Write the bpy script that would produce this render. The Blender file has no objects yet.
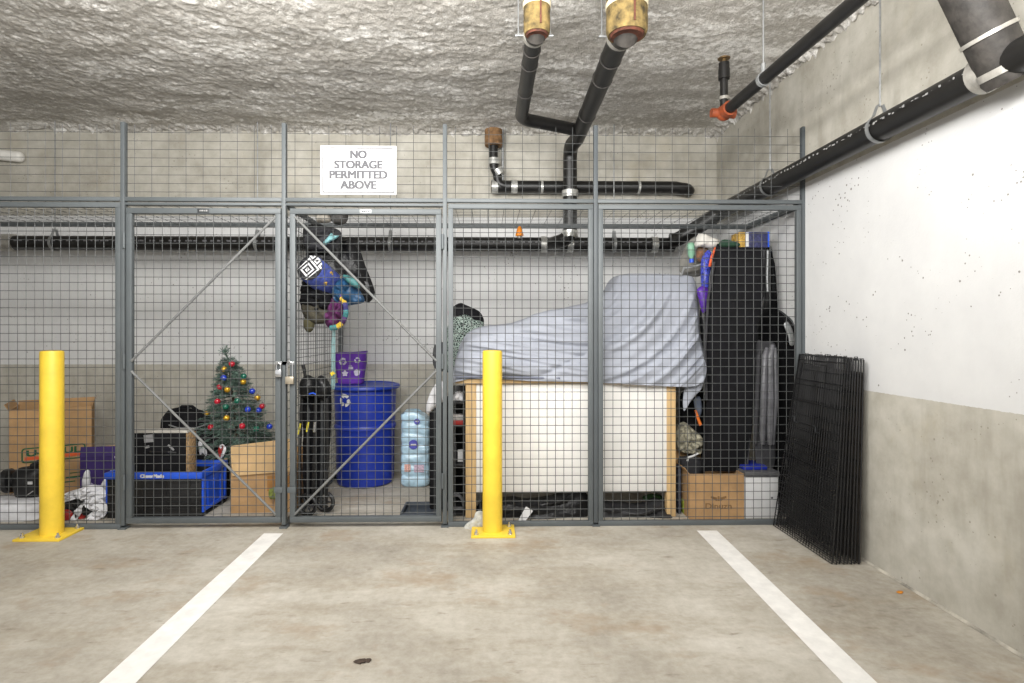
import bpy, bmesh, math, random
from math import sin, cos, pi, radians, sqrt, atan2
from mathutils import Vector, Matrix, noise

SC = bpy.context.scene
COL = SC.collection
random.seed(7)

# ------------------------------------------------------------------ camera model
F, PX, PY, HC, TH = 561.0, 499.0, 332.0, 1.176, radians(1.1)
FWD = Vector((sin(TH), cos(TH), 0)); RGT = Vector((cos(TH), -sin(TH), 0)); UPV = Vector((0, 0, 1))
EYE = Vector((0, 0, HC))
YF = 3.40          # fence plane
YB = 4.71          # back wall
XW = 1.932         # right wall
ZC = 2.87          # ceiling


def ray(px, py):
    return FWD + RGT * ((px - PX) / F) - UPV * ((py - PY) / F)


def W(px, py, Y=YF):
    d = ray(px, py); return EYE + d * (Y / d.y)


def WZ(px, py, z=0.0):
    d = ray(px, py); return EYE + d * ((z - HC) / d.z)


def WX(px, py, x=XW):
    d = ray(px, py); return EYE + d * (x / d.x)


# ------------------------------------------------------------------ materials
def lin(c):
    c = c / 255.0
    return c / 12.92 if c <= 0.04045 else ((c + 0.055) / 1.055) ** 2.4


def rgb(c):
    return (lin(c[0]), lin(c[1]), lin(c[2]), 1.0)


class NT:
    def __init__(s, m):
        m.use_nodes = True
        s.t = m.node_tree; s.n = s.t.nodes; s.l = s.t.links
        s.b = s.n['Principled BSDF']

    def new(s, kind, **kw):
        n = s.n.new(kind)
        for k, v in kw.items(): setattr(n, k, v)
        return n

    def link(s, a, b): s.l.new(a, b)

    def noise(s, vec, scale, detail=4, rough=0.55, sc3=None):
        if sc3:
            mp = s.new('ShaderNodeMapping'); mp.inputs['Scale'].default_value = sc3
            s.link(vec, mp.inputs['Vector']); vec = mp.outputs['Vector']
        n = s.new('ShaderNodeTexNoise')
        n.inputs['Scale'].default_value = scale; n.inputs['Detail'].default_value = detail; n.inputs['Roughness'].default_value = rough
        s.link(vec, n.inputs['Vector'])
        return n.outputs['Fac']

    def ramp(s, fac, stops):
        r = s.new('ShaderNodeValToRGB')
        e = r.color_ramp.elements
        while len(e) < len(stops): e.new(0.5)
        for i, (p, c) in enumerate(stops):
            e[i].position = p; e[i].color = c if len(c) == 4 else rgb(c)
        s.link(fac, r.inputs['Fac'])
        return r.outputs['Color']

    def mix(s, fac, a, b, mode='MIX'):
        m = s.new('ShaderNodeMix', data_type='RGBA', blend_type=mode)
        for sock, v in ((m.inputs['Factor'], fac), (m.inputs['A'], a), (m.inputs['B'], b)) if False else ((m.inputs[0], fac), (m.inputs[6], a), (m.inputs[7], b)):
            if hasattr(v, 'is_linked') or hasattr(v, 'links'): s.link(v, sock)
            else: sock.default_value = v
        return m.outputs[2]

    def math(s, op, a, b=None, clamp=False):
        m = s.new('ShaderNodeMath', operation=op, use_clamp=clamp)
        for i, v in enumerate((a, b)):
            if v is None: continue
            if hasattr(v, 'links'): s.link(v, m.inputs[i])
            else: m.inputs[i].default_value = v
        return m.outputs[0]

    def bump(s, h, strength=0.3, dist=0.01):
        b = s.new('ShaderNodeBump'); b.inputs['Strength'].default_value = strength; b.inputs['Distance'].default_value = dist
        s.link(h, b.inputs['Height']); s.link(b.outputs['Normal'], s.b.inputs['Normal'])


WHITE = (1, 1, 1, 1)


def M(name, col, rough=0.6, metal=0.0, var=0.12, scale=9.0, bump=0.0, bscale=60.0, bdist=0.004, spec=0.4, trans=0.0, sc3=None, coat=0.0):
    m = bpy.data.materials.new(name); t = NT(m)
    tc = t.new('ShaderNodeTexCoord')
    f = t.noise(tc.outputs['Object'], scale, 4, 0.6, sc3)
    lo = tuple(max(0, c * (1 - var)) for c in col); hi = tuple(min(255, c * (1 + var * 0.7)) for c in col)
    t.link(t.ramp(f, [(0.3, lo), (0.7, hi)]), t.b.inputs['Base Color'])
    t.b.inputs['Roughness'].default_value = rough; t.b.inputs['Metallic'].default_value = metal
    t.b.inputs['Specular IOR Level'].default_value = spec
    if trans: t.b.inputs['Transmission Weight'].default_value = trans
    if coat: t.b.inputs['Coat Weight'].default_value = coat; t.b.inputs['Coat Roughness'].default_value = 0.15
    if bump: t.bump(t.noise(tc.outputs['Object'], bscale, 3, 0.6), bump, bdist)
    return m


# ------------------------------------------------------------------ mesh builder
class MB:
    def __init__(s): s.v = []; s.f = []

    def add(s, vs, fs):
        o = len(s.v); s.v.extend(Vector(p) for p in vs); s.f.extend(tuple(i + o for i in f) for f in fs)
        return s

    def box(s, c, size, rot=None, bev=0.0, seg=2):
        c = Vector(c); R = rot or Matrix.Identity(3)
        if bev <= 0:
            vs = [(sx * size[0] / 2, sy * size[1] / 2, sz * size[2] / 2) for sx in (-1, 1) for sy in (-1, 1) for sz in (-1, 1)]
            fs = [(0, 1, 3, 2), (4, 6, 7, 5), (0, 4, 5, 1), (2, 3, 7, 6), (0, 2, 6, 4), (1, 5, 7, 3)]
            return s.add([c + R @ Vector(p) for p in vs], fs)
        bm = bmesh.new(); bmesh.ops.create_cube(bm, size=1.0)
        for v in bm.verts: v.co = Vector((v.co.x * size[0], v.co.y * size[1], v.co.z * size[2]))
        bmesh.ops.bevel(bm, geom=bm.edges[:], offset=min(bev, min(size) * 0.49), segments=seg, profile=0.5, affect='EDGES')
        bm.verts.index_update()
        s.add([c + R @ v.co for v in bm.verts], [[v.index for v in f.verts] for f in bm.faces]); bm.free()
        return s

    def b2(s, lo, hi, bev=0.0):
        lo = Vector(lo); hi = Vector(hi)
        return s.box((lo + hi) / 2, tuple(abs(a) for a in (hi - lo)), None, bev)

    def tube(s, pts, r, seg=8, closed=False, cap=True):
        pts = [Vector(p) for p in pts]; n = len(pts)
        rs = r if isinstance(r, (list, tuple)) else [r] * n
        rings = []; up = None
        for i, p in enumerate(pts):
            if closed: t = (pts[(i + 1) % n] - pts[i - 1])
            elif i == 0: t = pts[1] - pts[0]
            elif i == n - 1: t = pts[-1] - pts[-2]
            else: t = (pts[i + 1] - p).normalized() + (p - pts[i - 1]).normalized()
            if t.length < 1e-9: t = Vector((0, 0, 1))
            t.normalize()
            if up is None:
                up = Vector((0, 0, 1)) if abs(t.z) < 0.9 else Vector((1, 0, 0))
            up = (up - t * up.dot(t))
            if up.length < 1e-6: up = t.orthogonal()
            up.normalize(); b = t.cross(up)
            rings.append([p + (up * cos(2 * pi * k / seg) + b * sin(2 * pi * k / seg)) * rs[i] for k in range(seg)])
        vs = [q for R in rings for q in R]; fs = []
        m = n if closed else n - 1
        for i in range(m):
            a = i * seg; c = ((i + 1) % n) * seg
            for k in range(seg):
                k2 = (k + 1) % seg
                fs.append((a + k, a + k2, c + k2, c + k))
        if cap and not closed:
            fs.append(tuple(range(seg - 1, -1, -1))); fs.append(tuple((n - 1) * seg + k for k in range(seg)))
        return s.add(vs, fs)

    def cyl(s, a, b, r, r2=None, seg=20): return s.tube([a, b], [r, r if r2 is None else r2], seg)

    def wire(s, a, b, r=0.0017): return s.tube([a, b], r, 4, cap=False)

    def lathe(s, prof, c, seg=40, rot=None):
        c = Vector(c); R = rot or Matrix.Identity(3); vs = []; fs = []
        for r, z in prof:
            for k in range(seg): vs.append(c + R @ Vector((r * cos(2 * pi * k / seg), r * sin(2 * pi * k / seg), z)))
        for i in range(len(prof) - 1):
            for k in range(seg):
                k2 = (k + 1) % seg
                fs.append((i * seg + k, i * seg + k2, (i + 1) * seg + k2, (i + 1) * seg + k))
        if prof[0][0] > 1e-5: fs.append(tuple(range(seg - 1, -1, -1)))
        if prof[-1][0] > 1e-5: fs.append(tuple((len(prof) - 1) * seg + k for k in range(seg)))
        return s.add(vs, fs)

    def ball(s, c, r, seg=16, sc=(1, 1, 1), rot=None, nz=0.0, seed=0):
        c = Vector(c); R = rot or Matrix.Identity(3)
        prof = [(sin(pi * i / (seg // 2)), -cos(pi * i / (seg // 2))) for i in range(seg // 2 + 1)]
        vs = []; fs = []
        for pr, pz in prof:
            for k in range(seg):
                d = Vector((pr * cos(2 * pi * k / seg), pr * sin(2 * pi * k / seg), pz))
                q = 1 + (nz * noise.noise(d * 2.2 + Vector((seed * 7.3, seed, 0))) if nz else 0)
                vs.append(c + R @ Vector((d.x * r * sc[0] * q, d.y * r * sc[1] * q, d.z * r * sc[2] * q)))
        for i in range(len(prof) - 1):
            for k in range(seg):
                k2 = (k + 1) % seg
                fs.append((i * seg + k, i * seg + k2, (i + 1) * seg + k2, (i + 1) * seg + k))
        return s.add(vs, fs)

    def grid(s, fn, nu, nv):
        vs = [fn(i / (nu - 1), j / (nv - 1)) for j in range(nv) for i in range(nu)]
        fs = [(j * nu + i, j * nu + i + 1, (j + 1) * nu + i + 1, (j + 1) * nu + i) for j in range(nv - 1) for i in range(nu - 1)]
        return s.add(vs, fs)

    def prism(s, pts, o, ux, uy, th):
        """2-D outline PTS in the plane o + x*ux + y*uy, extruded by TH along ux x uy."""
        o = Vector(o); ux = Vector(ux); uy = Vector(uy); n = ux.cross(uy).normalized()
        k = len(pts)
        a = [o + ux * x + uy * y for x, y in pts]; b = [p + n * th for p in a]
        fs = [tuple(range(k - 1, -1, -1)), tuple(range(k, 2 * k))] + [(i, (i + 1) % k, k + (i + 1) % k, k + i) for i in range(k)]
        return s.add(a + b, fs)

    def build(s, name, mat, parent=None, smooth=True, angle=35, kind=None, label=None):
        if MINX[0] is not None:
            for p in s.v: p.x = max(p.x, MINX[0])
        if parent is not None: org = ORG[parent.name]
        else:
            lo = Vector((min(p.x for p in s.v), min(p.y for p in s.v), min(p.z for p in s.v)))
            hi = Vector((max(p.x for p in s.v), max(p.y for p in s.v), max(p.z for p in s.v)))
            org = Vector(((lo.x + hi.x) / 2, (lo.y + hi.y) / 2, lo.z))
        me = bpy.data.meshes.new(name)
        me.from_pydata([tuple(p - org) for p in s.v], [], s.f)
        bm = bmesh.new(); bm.from_mesh(me); bmesh.ops.recalc_face_normals(bm, faces=bm.faces[:]); bm.to_mesh(me); bm.free()
        if smooth:
            for p in me.polygons: p.use_smooth = True
            try: me.set_sharp_from_angle(angle=radians(angle))
            except Exception: pass
        if mat is not None: me.materials.append(mat)
        o = bpy.data.objects.new(name, me); COL.objects.link(o)
        if parent is not None: o.parent = parent
        else: o.location = org
        ORG[o.name] = org
        if kind: o['kind'] = kind
        if label: o['label'] = label
        return o


ORG = {}
MINX = [None]       # things kept on one side of a divider


def thing(name, label, cat, loc, group=None):
    o = bpy.data.objects.new(name, None); COL.objects.link(o)
    o.empty_display_size = 0.05
    o.location = loc; ORG[o.name] = Vector(loc)
    o['label'] = label; o['category'] = cat
    if group: o['group'] = group
    return o


def tag(o, label, cat, group=None):
    o['label'] = label; o['category'] = cat
    if group: o['group'] = group
    return o


def letters(body, size, loc, ux, uy, mat, parent, name='lettering', depth=0.0008, bold=0.0, width=None):
    """Flat raised lettering as a mesh: reading direction ux, up uy, loc = centre of the line, width = its length."""
    cu = bpy.data.curves.new('txt', 'FONT'); cu.body = body; cu.size = size
    cu.align_x = 'CENTER'; cu.align_y = 'CENTER'; cu.extrude = depth
    to = bpy.data.objects.new('txt', cu); COL.objects.link(to)
    bpy.context.view_layer.update()
    me = bpy.data.meshes.new_from_object(to.evaluated_get(bpy.context.evaluated_depsgraph_get()))
    vs = [v.co.copy() for v in me.vertices]; fs = [tuple(p.vertices) for p in me.polygons]
    bpy.data.objects.remove(to); bpy.data.curves.remove(cu); bpy.data.meshes.remove(me)
    x0 = min(v.x for v in vs); x1 = max(v.x for v in vs); y0 = min(v.y for v in vs); y1 = max(v.y for v in vs)
    k = (width / (x1 - x0)) if width else 1.0
    ux = Vector(ux).normalized(); uy = Vector(uy); uy = (uy - ux * uy.dot(ux)).normalized(); n = ux.cross(uy)
    m = MB()
    offs = [(i / 2 * bold, j * bold * .45) for i in (-2, -1, 0, 1, 2) for j in (-1, 0, 1)] if bold else [(0, 0)]
    for q, (bx, by) in enumerate(offs):
        m.add([Vector(loc) + ux * ((v.x - (x0 + x1) / 2) * k + bx) + uy * (v.y - (y0 + y1) / 2 + by) + n * (v.z + q * 2e-5) for v in vs], fs)
    return m.build(name, mat, parent, smooth=False)


def rotz(a): return Matrix.Rotation(a, 3, 'Z')


def smooth_loop(pts, n):
    """closed Catmull-Rom resample of 2-D points to n points"""
    k = len(pts); out = []
    for j in range(n):
        t = j * k / n; i = int(t); u = t - i
        p0, p1, p2, p3 = (Vector(pts[(i + q - 1) % k]) for q in range(4))
        out.append(0.5 * ((2 * p1) + (p2 - p0) * u + (2 * p0 - 5 * p1 + 4 * p2 - p3) * u * u + (3 * p1 - p0 - 3 * p2 + p3) * u ** 3))
    return out


def pillow_mb(px, Y, t, wr=0.0, fr=9.0, seed=1, n=48, rings=9, p=2.4, back=None, tilt=0.0, crease=None, mb=None, tx=0.0):
    """A stuffed shape whose outline, seen from the front at depth Y, is PX; thickness t in front, `back` behind; tilt leans the top back, tx turns it."""
    mb = mb or MB(); back = t if back is None else back
    ol = smooth_loop([(a, b) for a, b in px], n)
    P = [W(q[0], q[1], Y(q[0]) if callable(Y) else Y) for q in ol]
    c = Vector((sum(q.x for q in P) / n, sum(q.y for q in P) / n, sum(q.z for q in P) / n))
    vs = []; fs = []
    lo = min(q.z for q in P)

    def pos(q, off, sgn):
        so = Vector((seed * 3.1, seed * 1.7, seed * 0.9))
        w = 0
        if wr:
            w = wr * (noise.noise(q * fr + so) + 0.5 * noise.noise(q * fr * 2.3 + so))
            if crease: w += wr * 1.2 * (1 - abs(noise.noise(Vector((q.x * crease[0], q.y * 3, q.z * crease[1])) + so)) * 3)
        return q + Vector((0, sgn * off + (w if off > 0 else w * 0.3) * (1 if sgn > 0 else 1) + tilt * (q.z - lo) + tx * (q.x - c.x), 0))

    for sgn, th in ((-1, t), (1, back)):
        base = len(vs)
        for k in range(rings + 1):
            s = 1 - (k / rings) ** 1.0
            for q in P:
                z = c + (q - c) * s
                vs.append(pos(z, th * (1 - s ** p) ** 0.5 if s < 1 else 0, sgn))
        for k in range(rings):
            for i in range(n):
                a = base + k * n + i; b = base + k * n + (i + 1) % n
                fs.append((a, b, b + n, a + n))
    mb.add(vs, fs)
    return mb


def tagged(mb, name, mat, label, cat, group=None, **kw):
    return tag(mb.build(name, mat, None, **kw), label, cat, group)


def wire_grid(mb, o, ux, uy, w, h, dx, dy, r=0.0019, off=0.0, x0=None, y0=None):
    """welded wires over a w x h panel: dx between the ones along uy, dy between those along ux"""
    o = Vector(o); ux = Vector(ux).normalized(); uy = Vector(uy).normalized(); n = ux.cross(uy)
    x = (dx / 2 if x0 is None else x0)
    while x < w - 1e-4:
        mb.wire(o + ux * x, o + ux * x + uy * h, r); x += dx
    y = (dy / 2 if y0 is None else y0)
    while y < h - 1e-4:
        mb.wire(o + uy * y + n * (off or 2 * r), o + uy * y + ux * w + n * (off or 2 * r), r); y += dy
    return mb
# ------------------------------------------------------------------ surfaces of the room
def m_concrete_wall(name, zb, zt):
    """bare concrete below zb, white paint between zb and zt, bare concrete above"""
    m = bpy.data.materials.new(name); t = NT(m)
    g = t.new('ShaderNodeNewGeometry'); pos = g.outputs['Position']
    sx = t.new('ShaderNodeSeparateXYZ'); t.link(pos, sx.inputs[0]); z = sx.outputs['Z']
    a = t.noise(pos, 2.2, 6, 0.62)
    b = t.noise(pos, 11, 5, 0.6)
    st = t.noise(pos, 5, 4, 0.6, (1.6, 1.6, 0.25))
    base = t.ramp(a, [(0.28, (156, 151, 140)), (0.5, (177, 173, 162)), (0.72, (194, 191, 182))])
    base = t.mix(0.30, base, t.ramp(b, [(0.34, (140, 136, 125)), (0.66, (196, 193, 184))]))
    base = t.mix(t.math('MULTIPLY', t.ramp(st, [(0.52, (0, 0, 0)), (0.72, (255, 255, 255))]), 0.40), base, rgb((138, 133, 121)))
    low = t.ramp(t.noise(pos, 3.1, 5, 0.6, (1, 1, .7)), [(0.58, (0, 0, 0)), (0.75, (255, 255, 255))])
    base = t.mix(t.math('MULTIPLY', low, 0.16), base, rgb((190, 174, 136)))
    # bug holes
    vo = t.new('ShaderNodeTexVoronoi'); vo.inputs['Scale'].default_value = 36; t.link(pos, vo.inputs['Vector'])
    hole = t.math('LESS_THAN', vo.outputs['Distance'], t.math('MULTIPLY', t.ramp(t.noise(pos, 4, 3), [(0.46, (0, 0, 0)), (0.72, (255, 255, 255))]), 0.25))
    vo2 = t.new('ShaderNodeTexVoronoi'); vo2.inputs['Scale'].default_value = 9.0; t.link(pos, vo2.inputs['Vector'])
    hole2 = t.math('LESS_THAN', vo2.outputs['Distance'], 0.045)
    hole = t.math('MAXIMUM', hole, hole2)
    base = t.mix(t.math('MULTIPLY', hole, 0.45), base, rgb((104, 98, 86)))
    paint = t.ramp(t.noise(pos, 3.0, 4, 0.6), [(0.3, (199, 199, 199)), (0.7, (209, 209, 208))])
    paint = t.mix(t.math('MULTIPLY', hole, 0.8), paint, rgb((112, 108, 102)))
    e = t.math('MULTIPLY', t.math('SUBTRACT', t.noise(pos, 60, 2), 0.5), 0.006)
    zz = t.math('ADD', z, e)
    k = t.math('MULTIPLY', t.math('GREATER_THAN', zz, zb), t.math('LESS_THAN', zz, zt))
    t.link(t.mix(k, base, paint), t.b.inputs['Base Color'])
    t.b.inputs['Roughness'].default_value = 0.85; t.b.inputs['Specular IOR Level'].default_value = 0.2
    h = t.math('SUBTRACT', t.noise(pos, 30, 5, 0.65), t.math('MULTIPLY', hole, 0.7))
    t.bump(h, 0.25, 0.006)
    return m


def m_floor():
    m = bpy.data.materials.new('floor_concrete'); t = NT(m)
    g = t.new('ShaderNodeNewGeometry'); pos = g.outputs['Position']
    a = t.noise(pos, 1.5, 6, 0.6)
    b = t.noise(pos, 3.4, 6, 0.65, (0.45, 1.5, 1))
    c = t.noise(pos, 26, 5, 0.7)
    base = t.ramp(a, [(0.34, (140, 133, 121)), (0.5, (168, 162, 150)), (0.66, (192, 187, 177))])
    base = t.mix(t.math('MULTIPLY', t.ramp(b, [(0.48, (0, 0, 0)), (0.70, (255, 255, 255))]), 0.7), base, rgb((140, 129, 110)))
    base = t.mix(0.22, base, t.ramp(c, [(0.32, (138, 132, 120)), (0.68, (216, 212, 203))]))
    d = t.noise(pos, 2.1, 5, 0.7, (0.8, 1.2, 1))
    base = t.mix(t.math('MULTIPLY', t.ramp(d, [(0.54, (0, 0, 0)), (0.72, (255, 255, 255))]), 0.7), base, rgb((146, 124, 97)))
    s = t.noise(pos, 14, 4, 0.65, (0.5, 1.6, 1))
    base = t.mix(t.math('MULTIPLY', t.ramp(s, [(0.62, (0, 0, 0)), (0.74, (255, 255, 255))]), 0.55), base, rgb((106, 94, 78)))
    t.link(base, t.b.inputs['Base Color'])
    t.link(t.math('ADD', t.math('MULTIPLY', a, 0.25), 0.55), t.b.inputs['Roughness'])
    t.b.inputs['Specular IOR Level'].default_value = 0.3
    t.bump(t.noise(pos, 45, 5, 0.6), 0.12, 0.004)
    return m


def m_ceiling():
    m = bpy.data.materials.new('sprayed_fireproofing'); t = NT(m)
    g = t.new('ShaderNodeNewGeometry'); pos = g.outputs['Position']
    a = t.noise(pos, 6, 5, 0.6); b = t.noise(pos, 55, 4, 0.7)
    base = t.ramp(a, [(0.3, (172, 167, 159)), (0.7, (198, 194, 187))])
    base = t.mix(0.4, base, t.ramp(b, [(0.3, (142, 138, 131)), (0.7, (224, 221, 216))]))
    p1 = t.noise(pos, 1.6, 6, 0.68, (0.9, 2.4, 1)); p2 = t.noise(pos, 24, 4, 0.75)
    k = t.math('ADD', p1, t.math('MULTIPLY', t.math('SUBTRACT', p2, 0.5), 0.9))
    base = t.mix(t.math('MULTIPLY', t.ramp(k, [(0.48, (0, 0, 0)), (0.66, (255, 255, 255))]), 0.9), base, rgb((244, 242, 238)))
    t.link(base, t.b.inputs['Base Color'])
    t.b.inputs['Roughness'].default_value = 0.95; t.b.inputs['Specular IOR Level'].default_value = 0.1
    vo = t.new('ShaderNodeTexVoronoi'); vo.inputs['Scale'].default_value = 85; t.link(pos, vo.inputs['Vector'])
    t.bump(t.math('ADD', t.noise(pos, 110, 5, 0.8), t.math('MULTIPLY', vo.outputs['Distance'], 0.5)), 0.8, 0.008)
    return m


X0, Y0 = -7.5, -2.0
mb = MB().box(((X0 + XW) / 2 + .2, (Y0 + YB) / 2, -0.1), (XW - X0 + .8, YB - Y0 + .4, 0.2)); mb.build('floor', m_floor(), kind='structure', smooth=False)
mb = MB().box(((X0 + XW) / 2, YB + 0.1, 1.5), (XW - X0, 0.2, 3.0)); mb.build('wall_back', m_concrete_wall('back_wall_paint', .908, 2.14), kind='structure', smooth=False)
mb = MB().box((XW + 0.1, (Y0 + YB + .2) / 2, 1.5), (0.2, YB - Y0 + .2, 3.0)); mb.build('wall_right', m_concrete_wall('right_wall_paint', .877, 2.085), kind='structure', smooth=False)

mb = MB().box((X0 - 0.1, (Y0 + YB + .2) / 2, 1.5), (0.2, YB - Y0 + .2, 3.0)); mb.build('wall_left', m_concrete_wall('left_wall_paint', .908, 2.14), kind='structure', smooth=False)


def ceil_z(x, y):
    p = Vector((x, y, 0))
    a = noise.noise(Vector((x * 1.3, y * 2.0, 3.0)))
    g_ = noise.noise(Vector((x * 9, y * 9, 31.0)))
    c = noise.noise(Vector((x * 34, y * 26, 2.0))); d = noise.noise(Vector((x * 66, y * 52, 8.0))); e_ = noise.noise(Vector((x * 20, y * 15, 21.0)))
    patch = max(0, noise.noise(Vector((x * 1.7 + 4, y * 4.0, 12.0)))) * 2
    k = min(1.0, max(0.35, 0.9 - 0.25 * x))      # rougher away from the right wall
    z = ZC + 0.010 * a - k * (0.006 * g_ + 0.006 * c + 0.004 * e_ + 0.009 * d + 0.014 * min(1, patch))
    ew = max(0, 1 - (XW - x) / 0.12)                # builds up against the walls
    eb = max(0, 1 - (YB - y) / 0.10)
    z -= (0.05 * ew ** 1.5 + 0.030 * eb ** 1.5) * (1 + 1.0 * c + 0.5 * d)
    return z


def axis(a, b, fine0, fine1, df, dc):
    xs = []; x = a
    while x < b - 1e-6:
        xs.append(x); x += df if fine0 <= x < fine1 else dc
    xs.append(b); return xs


xs = axis(X0, XW, -3.7, XW, 0.0135, 0.10); ys = axis(Y0, YB, 2.25, YB, 0.0125, 0.12)
nx = len(xs); vs = [(x, y, ceil_z(x, y)) for y in ys for x in xs]
fs = [(j * nx + i, j * nx + i + 1, (j + 1) * nx + i + 1, (j + 1) * nx + i) for j in range(len(ys) - 1) for i in range(nx - 1)]
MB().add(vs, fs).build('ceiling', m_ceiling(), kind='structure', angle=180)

MB().add([(XW - .010, Y0, .001), (XW, Y0, .010), (XW, YB, .010), (XW - .010, YB, .001)], [(0, 1, 2, 3)]).build('trim_1', M('mortar_fillet', (160, 155, 144), .9, var=.35, scale=7, bump=.6), kind='structure')

# painted stall lines (thin paint films)
mline = M('stall_line_paint', (226, 224, 220), 0.7, var=0.05, scale=14, bump=0.1)
for (a, b, c, d), lab in (((( 264, 533.3), (283, 533.3), (135.6, 683), (99, 683)), 'white stall line running from the post between the two gates'), (((696.6, 530.5), (716.9, 530.5), (877.6, 683), (843, 683)), 'white stall line running from in front of the cardboard box')):
    A, B, C_, D_ = (WZ(*q, 0.002) for q in (a, b, c, d))
    kf = 2.2
    C2 = B + (C_ - B) * kf; D2 = A + (D_ - A) * kf
    o = MB().add([A, B, C2, D2], [(0, 1, 2, 3)]).build('floor_marking', mline, kind='structure', smooth=False); o['label'] = lab

# ------------------------------------------------------------------ shared materials
STEEL = M('grey_steel_paint', (84, 89, 91), 0.5, 0.05, var=0.06, scale=5, spec=0.5)
WIRE = M('galvanised_wire', (82, 84, 84), 0.5, 0.15, var=0.08, scale=20)
RODM = M('dull_rod', (112, 113, 112), 0.65, 0.0, var=.1, spec=.2)
STEEL_SHADED = M('shaded_grey_steel_paint', (78, 83, 86), 0.5, 0.05, var=.06, scale=5)  # same steel, with the dimmer light on the right posts put into its colour
GALV = M('galvanised_metal', (150, 152, 152), 0.45, 0.5, var=0.1, scale=30)
CHROME = M('bright_metal', (205, 206, 208), 0.22, 0.9, var=0.05)
DARKST = M('dark_steel', (60, 62, 64), 0.5, 0.3)
ABS = M('black_pipe', (21, 20, 19), 0.42, var=0.3, scale=14, spec=0.5)
PIPEGREY = M('worn_grey_pipe_wrap', (58, 55, 52), 0.6, var=0.35, scale=16, bump=0.5, bscale=40)
CLAMP = M('pale_pipe_clamp', (164, 161, 154), 0.4, 0.35, var=0.12, scale=30)
COUP = M('silver_coupling', (190, 190, 186), 0.35, 0.6, var=0.2, scale=40)
INSUL = M('yellow_insulation', (98, 83, 50), 0.9, var=0.5, scale=22, bump=0.6, bscale=80)
RUST = M('red_sealant', (82, 46, 33), 0.8, var=0.35, scale=30, bump=0.8, bscale=60)
BROWN = M('brown_insulation', (122, 92, 62), 0.9, var=0.3, scale=30, bump=0.6)
ORANGE = M('orange_fitting', (140, 68, 38), 0.5, var=0.2, scale=20)
YELLOW = M('bollard_yellow', (228, 194, 60), 0.42, var=0.06, scale=7, spec=0.5, bump=0.08, bscale=30)
BLACKPL = M('black_plastic', (26, 26, 27), 0.45, var=0.25)
BLACKFAB = M('black_fabric', (19, 19, 22), 0.85, var=0.3, scale=16, bump=0.4, bscale=120, spec=.2)
WHITEPT = M('white_paint', (198, 198, 198), 0.5, var=0.03)
GREYTXT = M('grey_print', (82, 82, 86), 0.6, var=0.05)
CARD = M('brown_cardboard', (168, 134, 94), 0.85, var=0.1, scale=7, bump=0.1, bscale=90)
CARDIN = M('inner_cardboard', (150, 108, 60), 0.9, var=0.12)
PRINT = M('pale_print', (150, 150, 148), 0.6)

# ------------------------------------------------------------------ wire cage
S = 165.0
zt = W(400, 201, YF).z            # top of the panels
zext = 2.43


def fx(px): return W(px, 341, YF).x


cage = thing('wire_mesh_cage', 'grey steel wire mesh storage cage spanning the bay, fixed panels, posts and mesh top', 'storage cage', (fx(444), YF, 0))
POSTS = [-262, -136, 124, 284.5, 445, 595.5, 803]
for i, p in enumerate(POSTS):
    x = fx(p)
    m = MB().box((x, YF, zext / 2 + .01), (0.025, 0.034, zext - .02), bev=0.003)
    m.box((x, YF, 0.005), (0.045, 0.05, 0.01))
    m.build('post', STEEL if p < 580 else STEEL_SHADED, cage)
# angle bracket strip that fixes the last post to the concrete
MB().box((fx(803) + 0.022, YF + .004, 1.25), (0.012, 0.04, 2.3)).build('wall_bracket', DARKST, cage)


def frame(mbx, x0, x1, z0, z1, w=0.03, d=0.026, y=YF):
    mbx.box(((x0 + x1) / 2, y, z0 + w / 2), (x1 - x0, d, w), bev=0.002)
    mbx.box(((x0 + x1) / 2, y, z1 - w / 2), (x1 - x0, d, w), bev=0.002)
    mbx.box((x0 + w / 2, y, (z0 + z1) / 2), (w, d, z1 - z0 - 2 * w), bev=0.002)
    mbx.box((x1 - w / 2, y, (z0 + z1) / 2), (w, d, z1 - z0 - 2 * w), bev=0.002)
    return mbx


G2 = 0.0508
zsplit = W(400, 203.2, YF).z
xl = X0 + .03
for a, b in ((None, 121.5), (448.3, 593), (598, 800.5)):
    x0 = fx(a) if a else xl; x1 = fx(b)
    f = frame(MB(), x0, x1, 0.0, zsplit - .004).build('fixed_panel', STEEL, cage)
    wire_grid(MB(), (x0 + .015, YF, 0.025), (1, 0, 0), (0, 0, 1), x1 - x0 - .03, zsplit - .05, G2, G2).build('wire_mesh', WIRE, f)
# header extension over every bay: a bottom rail and open-topped mesh
for a, b in ((None, 122), (126, 282.5), (286.5, 443), (447, 593.5), (597.5, 801)):
    x0 = fx(a) if a else xl; x1 = fx(b)
    f = MB().box(((x0 + x1) / 2, YF, zsplit + .016), (x1 - x0, 0.026, 0.024), bev=0.002).build('header_rail', STEEL, cage)
    wire_grid(MB(), (x0, YF, zsplit + .02), (1, 0, 0), (0, 0, 1), x1 - x0, zext - zsplit - .03, 2 * G2, G2, 0.0016, y0=G2 * .8).build('wire_mesh', WIRE, f)
    if b in (282.5, 443):
        MB().box(((x0 + x1) / 2, YF, zsplit - .012), (x1 - x0, 0.026, 0.016), bev=0.002).build('door_header', STEEL, cage)
# mesh top over the locker
ytop = 4.12
f = MB().box(((xl + fx(803)) / 2, ytop, zsplit), (fx(803) - xl, 0.03, 0.03)).box((fx(803) - .012, (YF + ytop) / 2, zsplit), (0.03, ytop - YF, 0.03)).build('top_frame', STEEL, cage)
wire_grid(MB(), (xl, YF, zsplit), (1, 0, 0), (0, 1, 0), fx(803) - xl - .02, ytop - YF, 2 * G2, G2, 0.0016).build('wire_mesh', WIRE, f)
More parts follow.
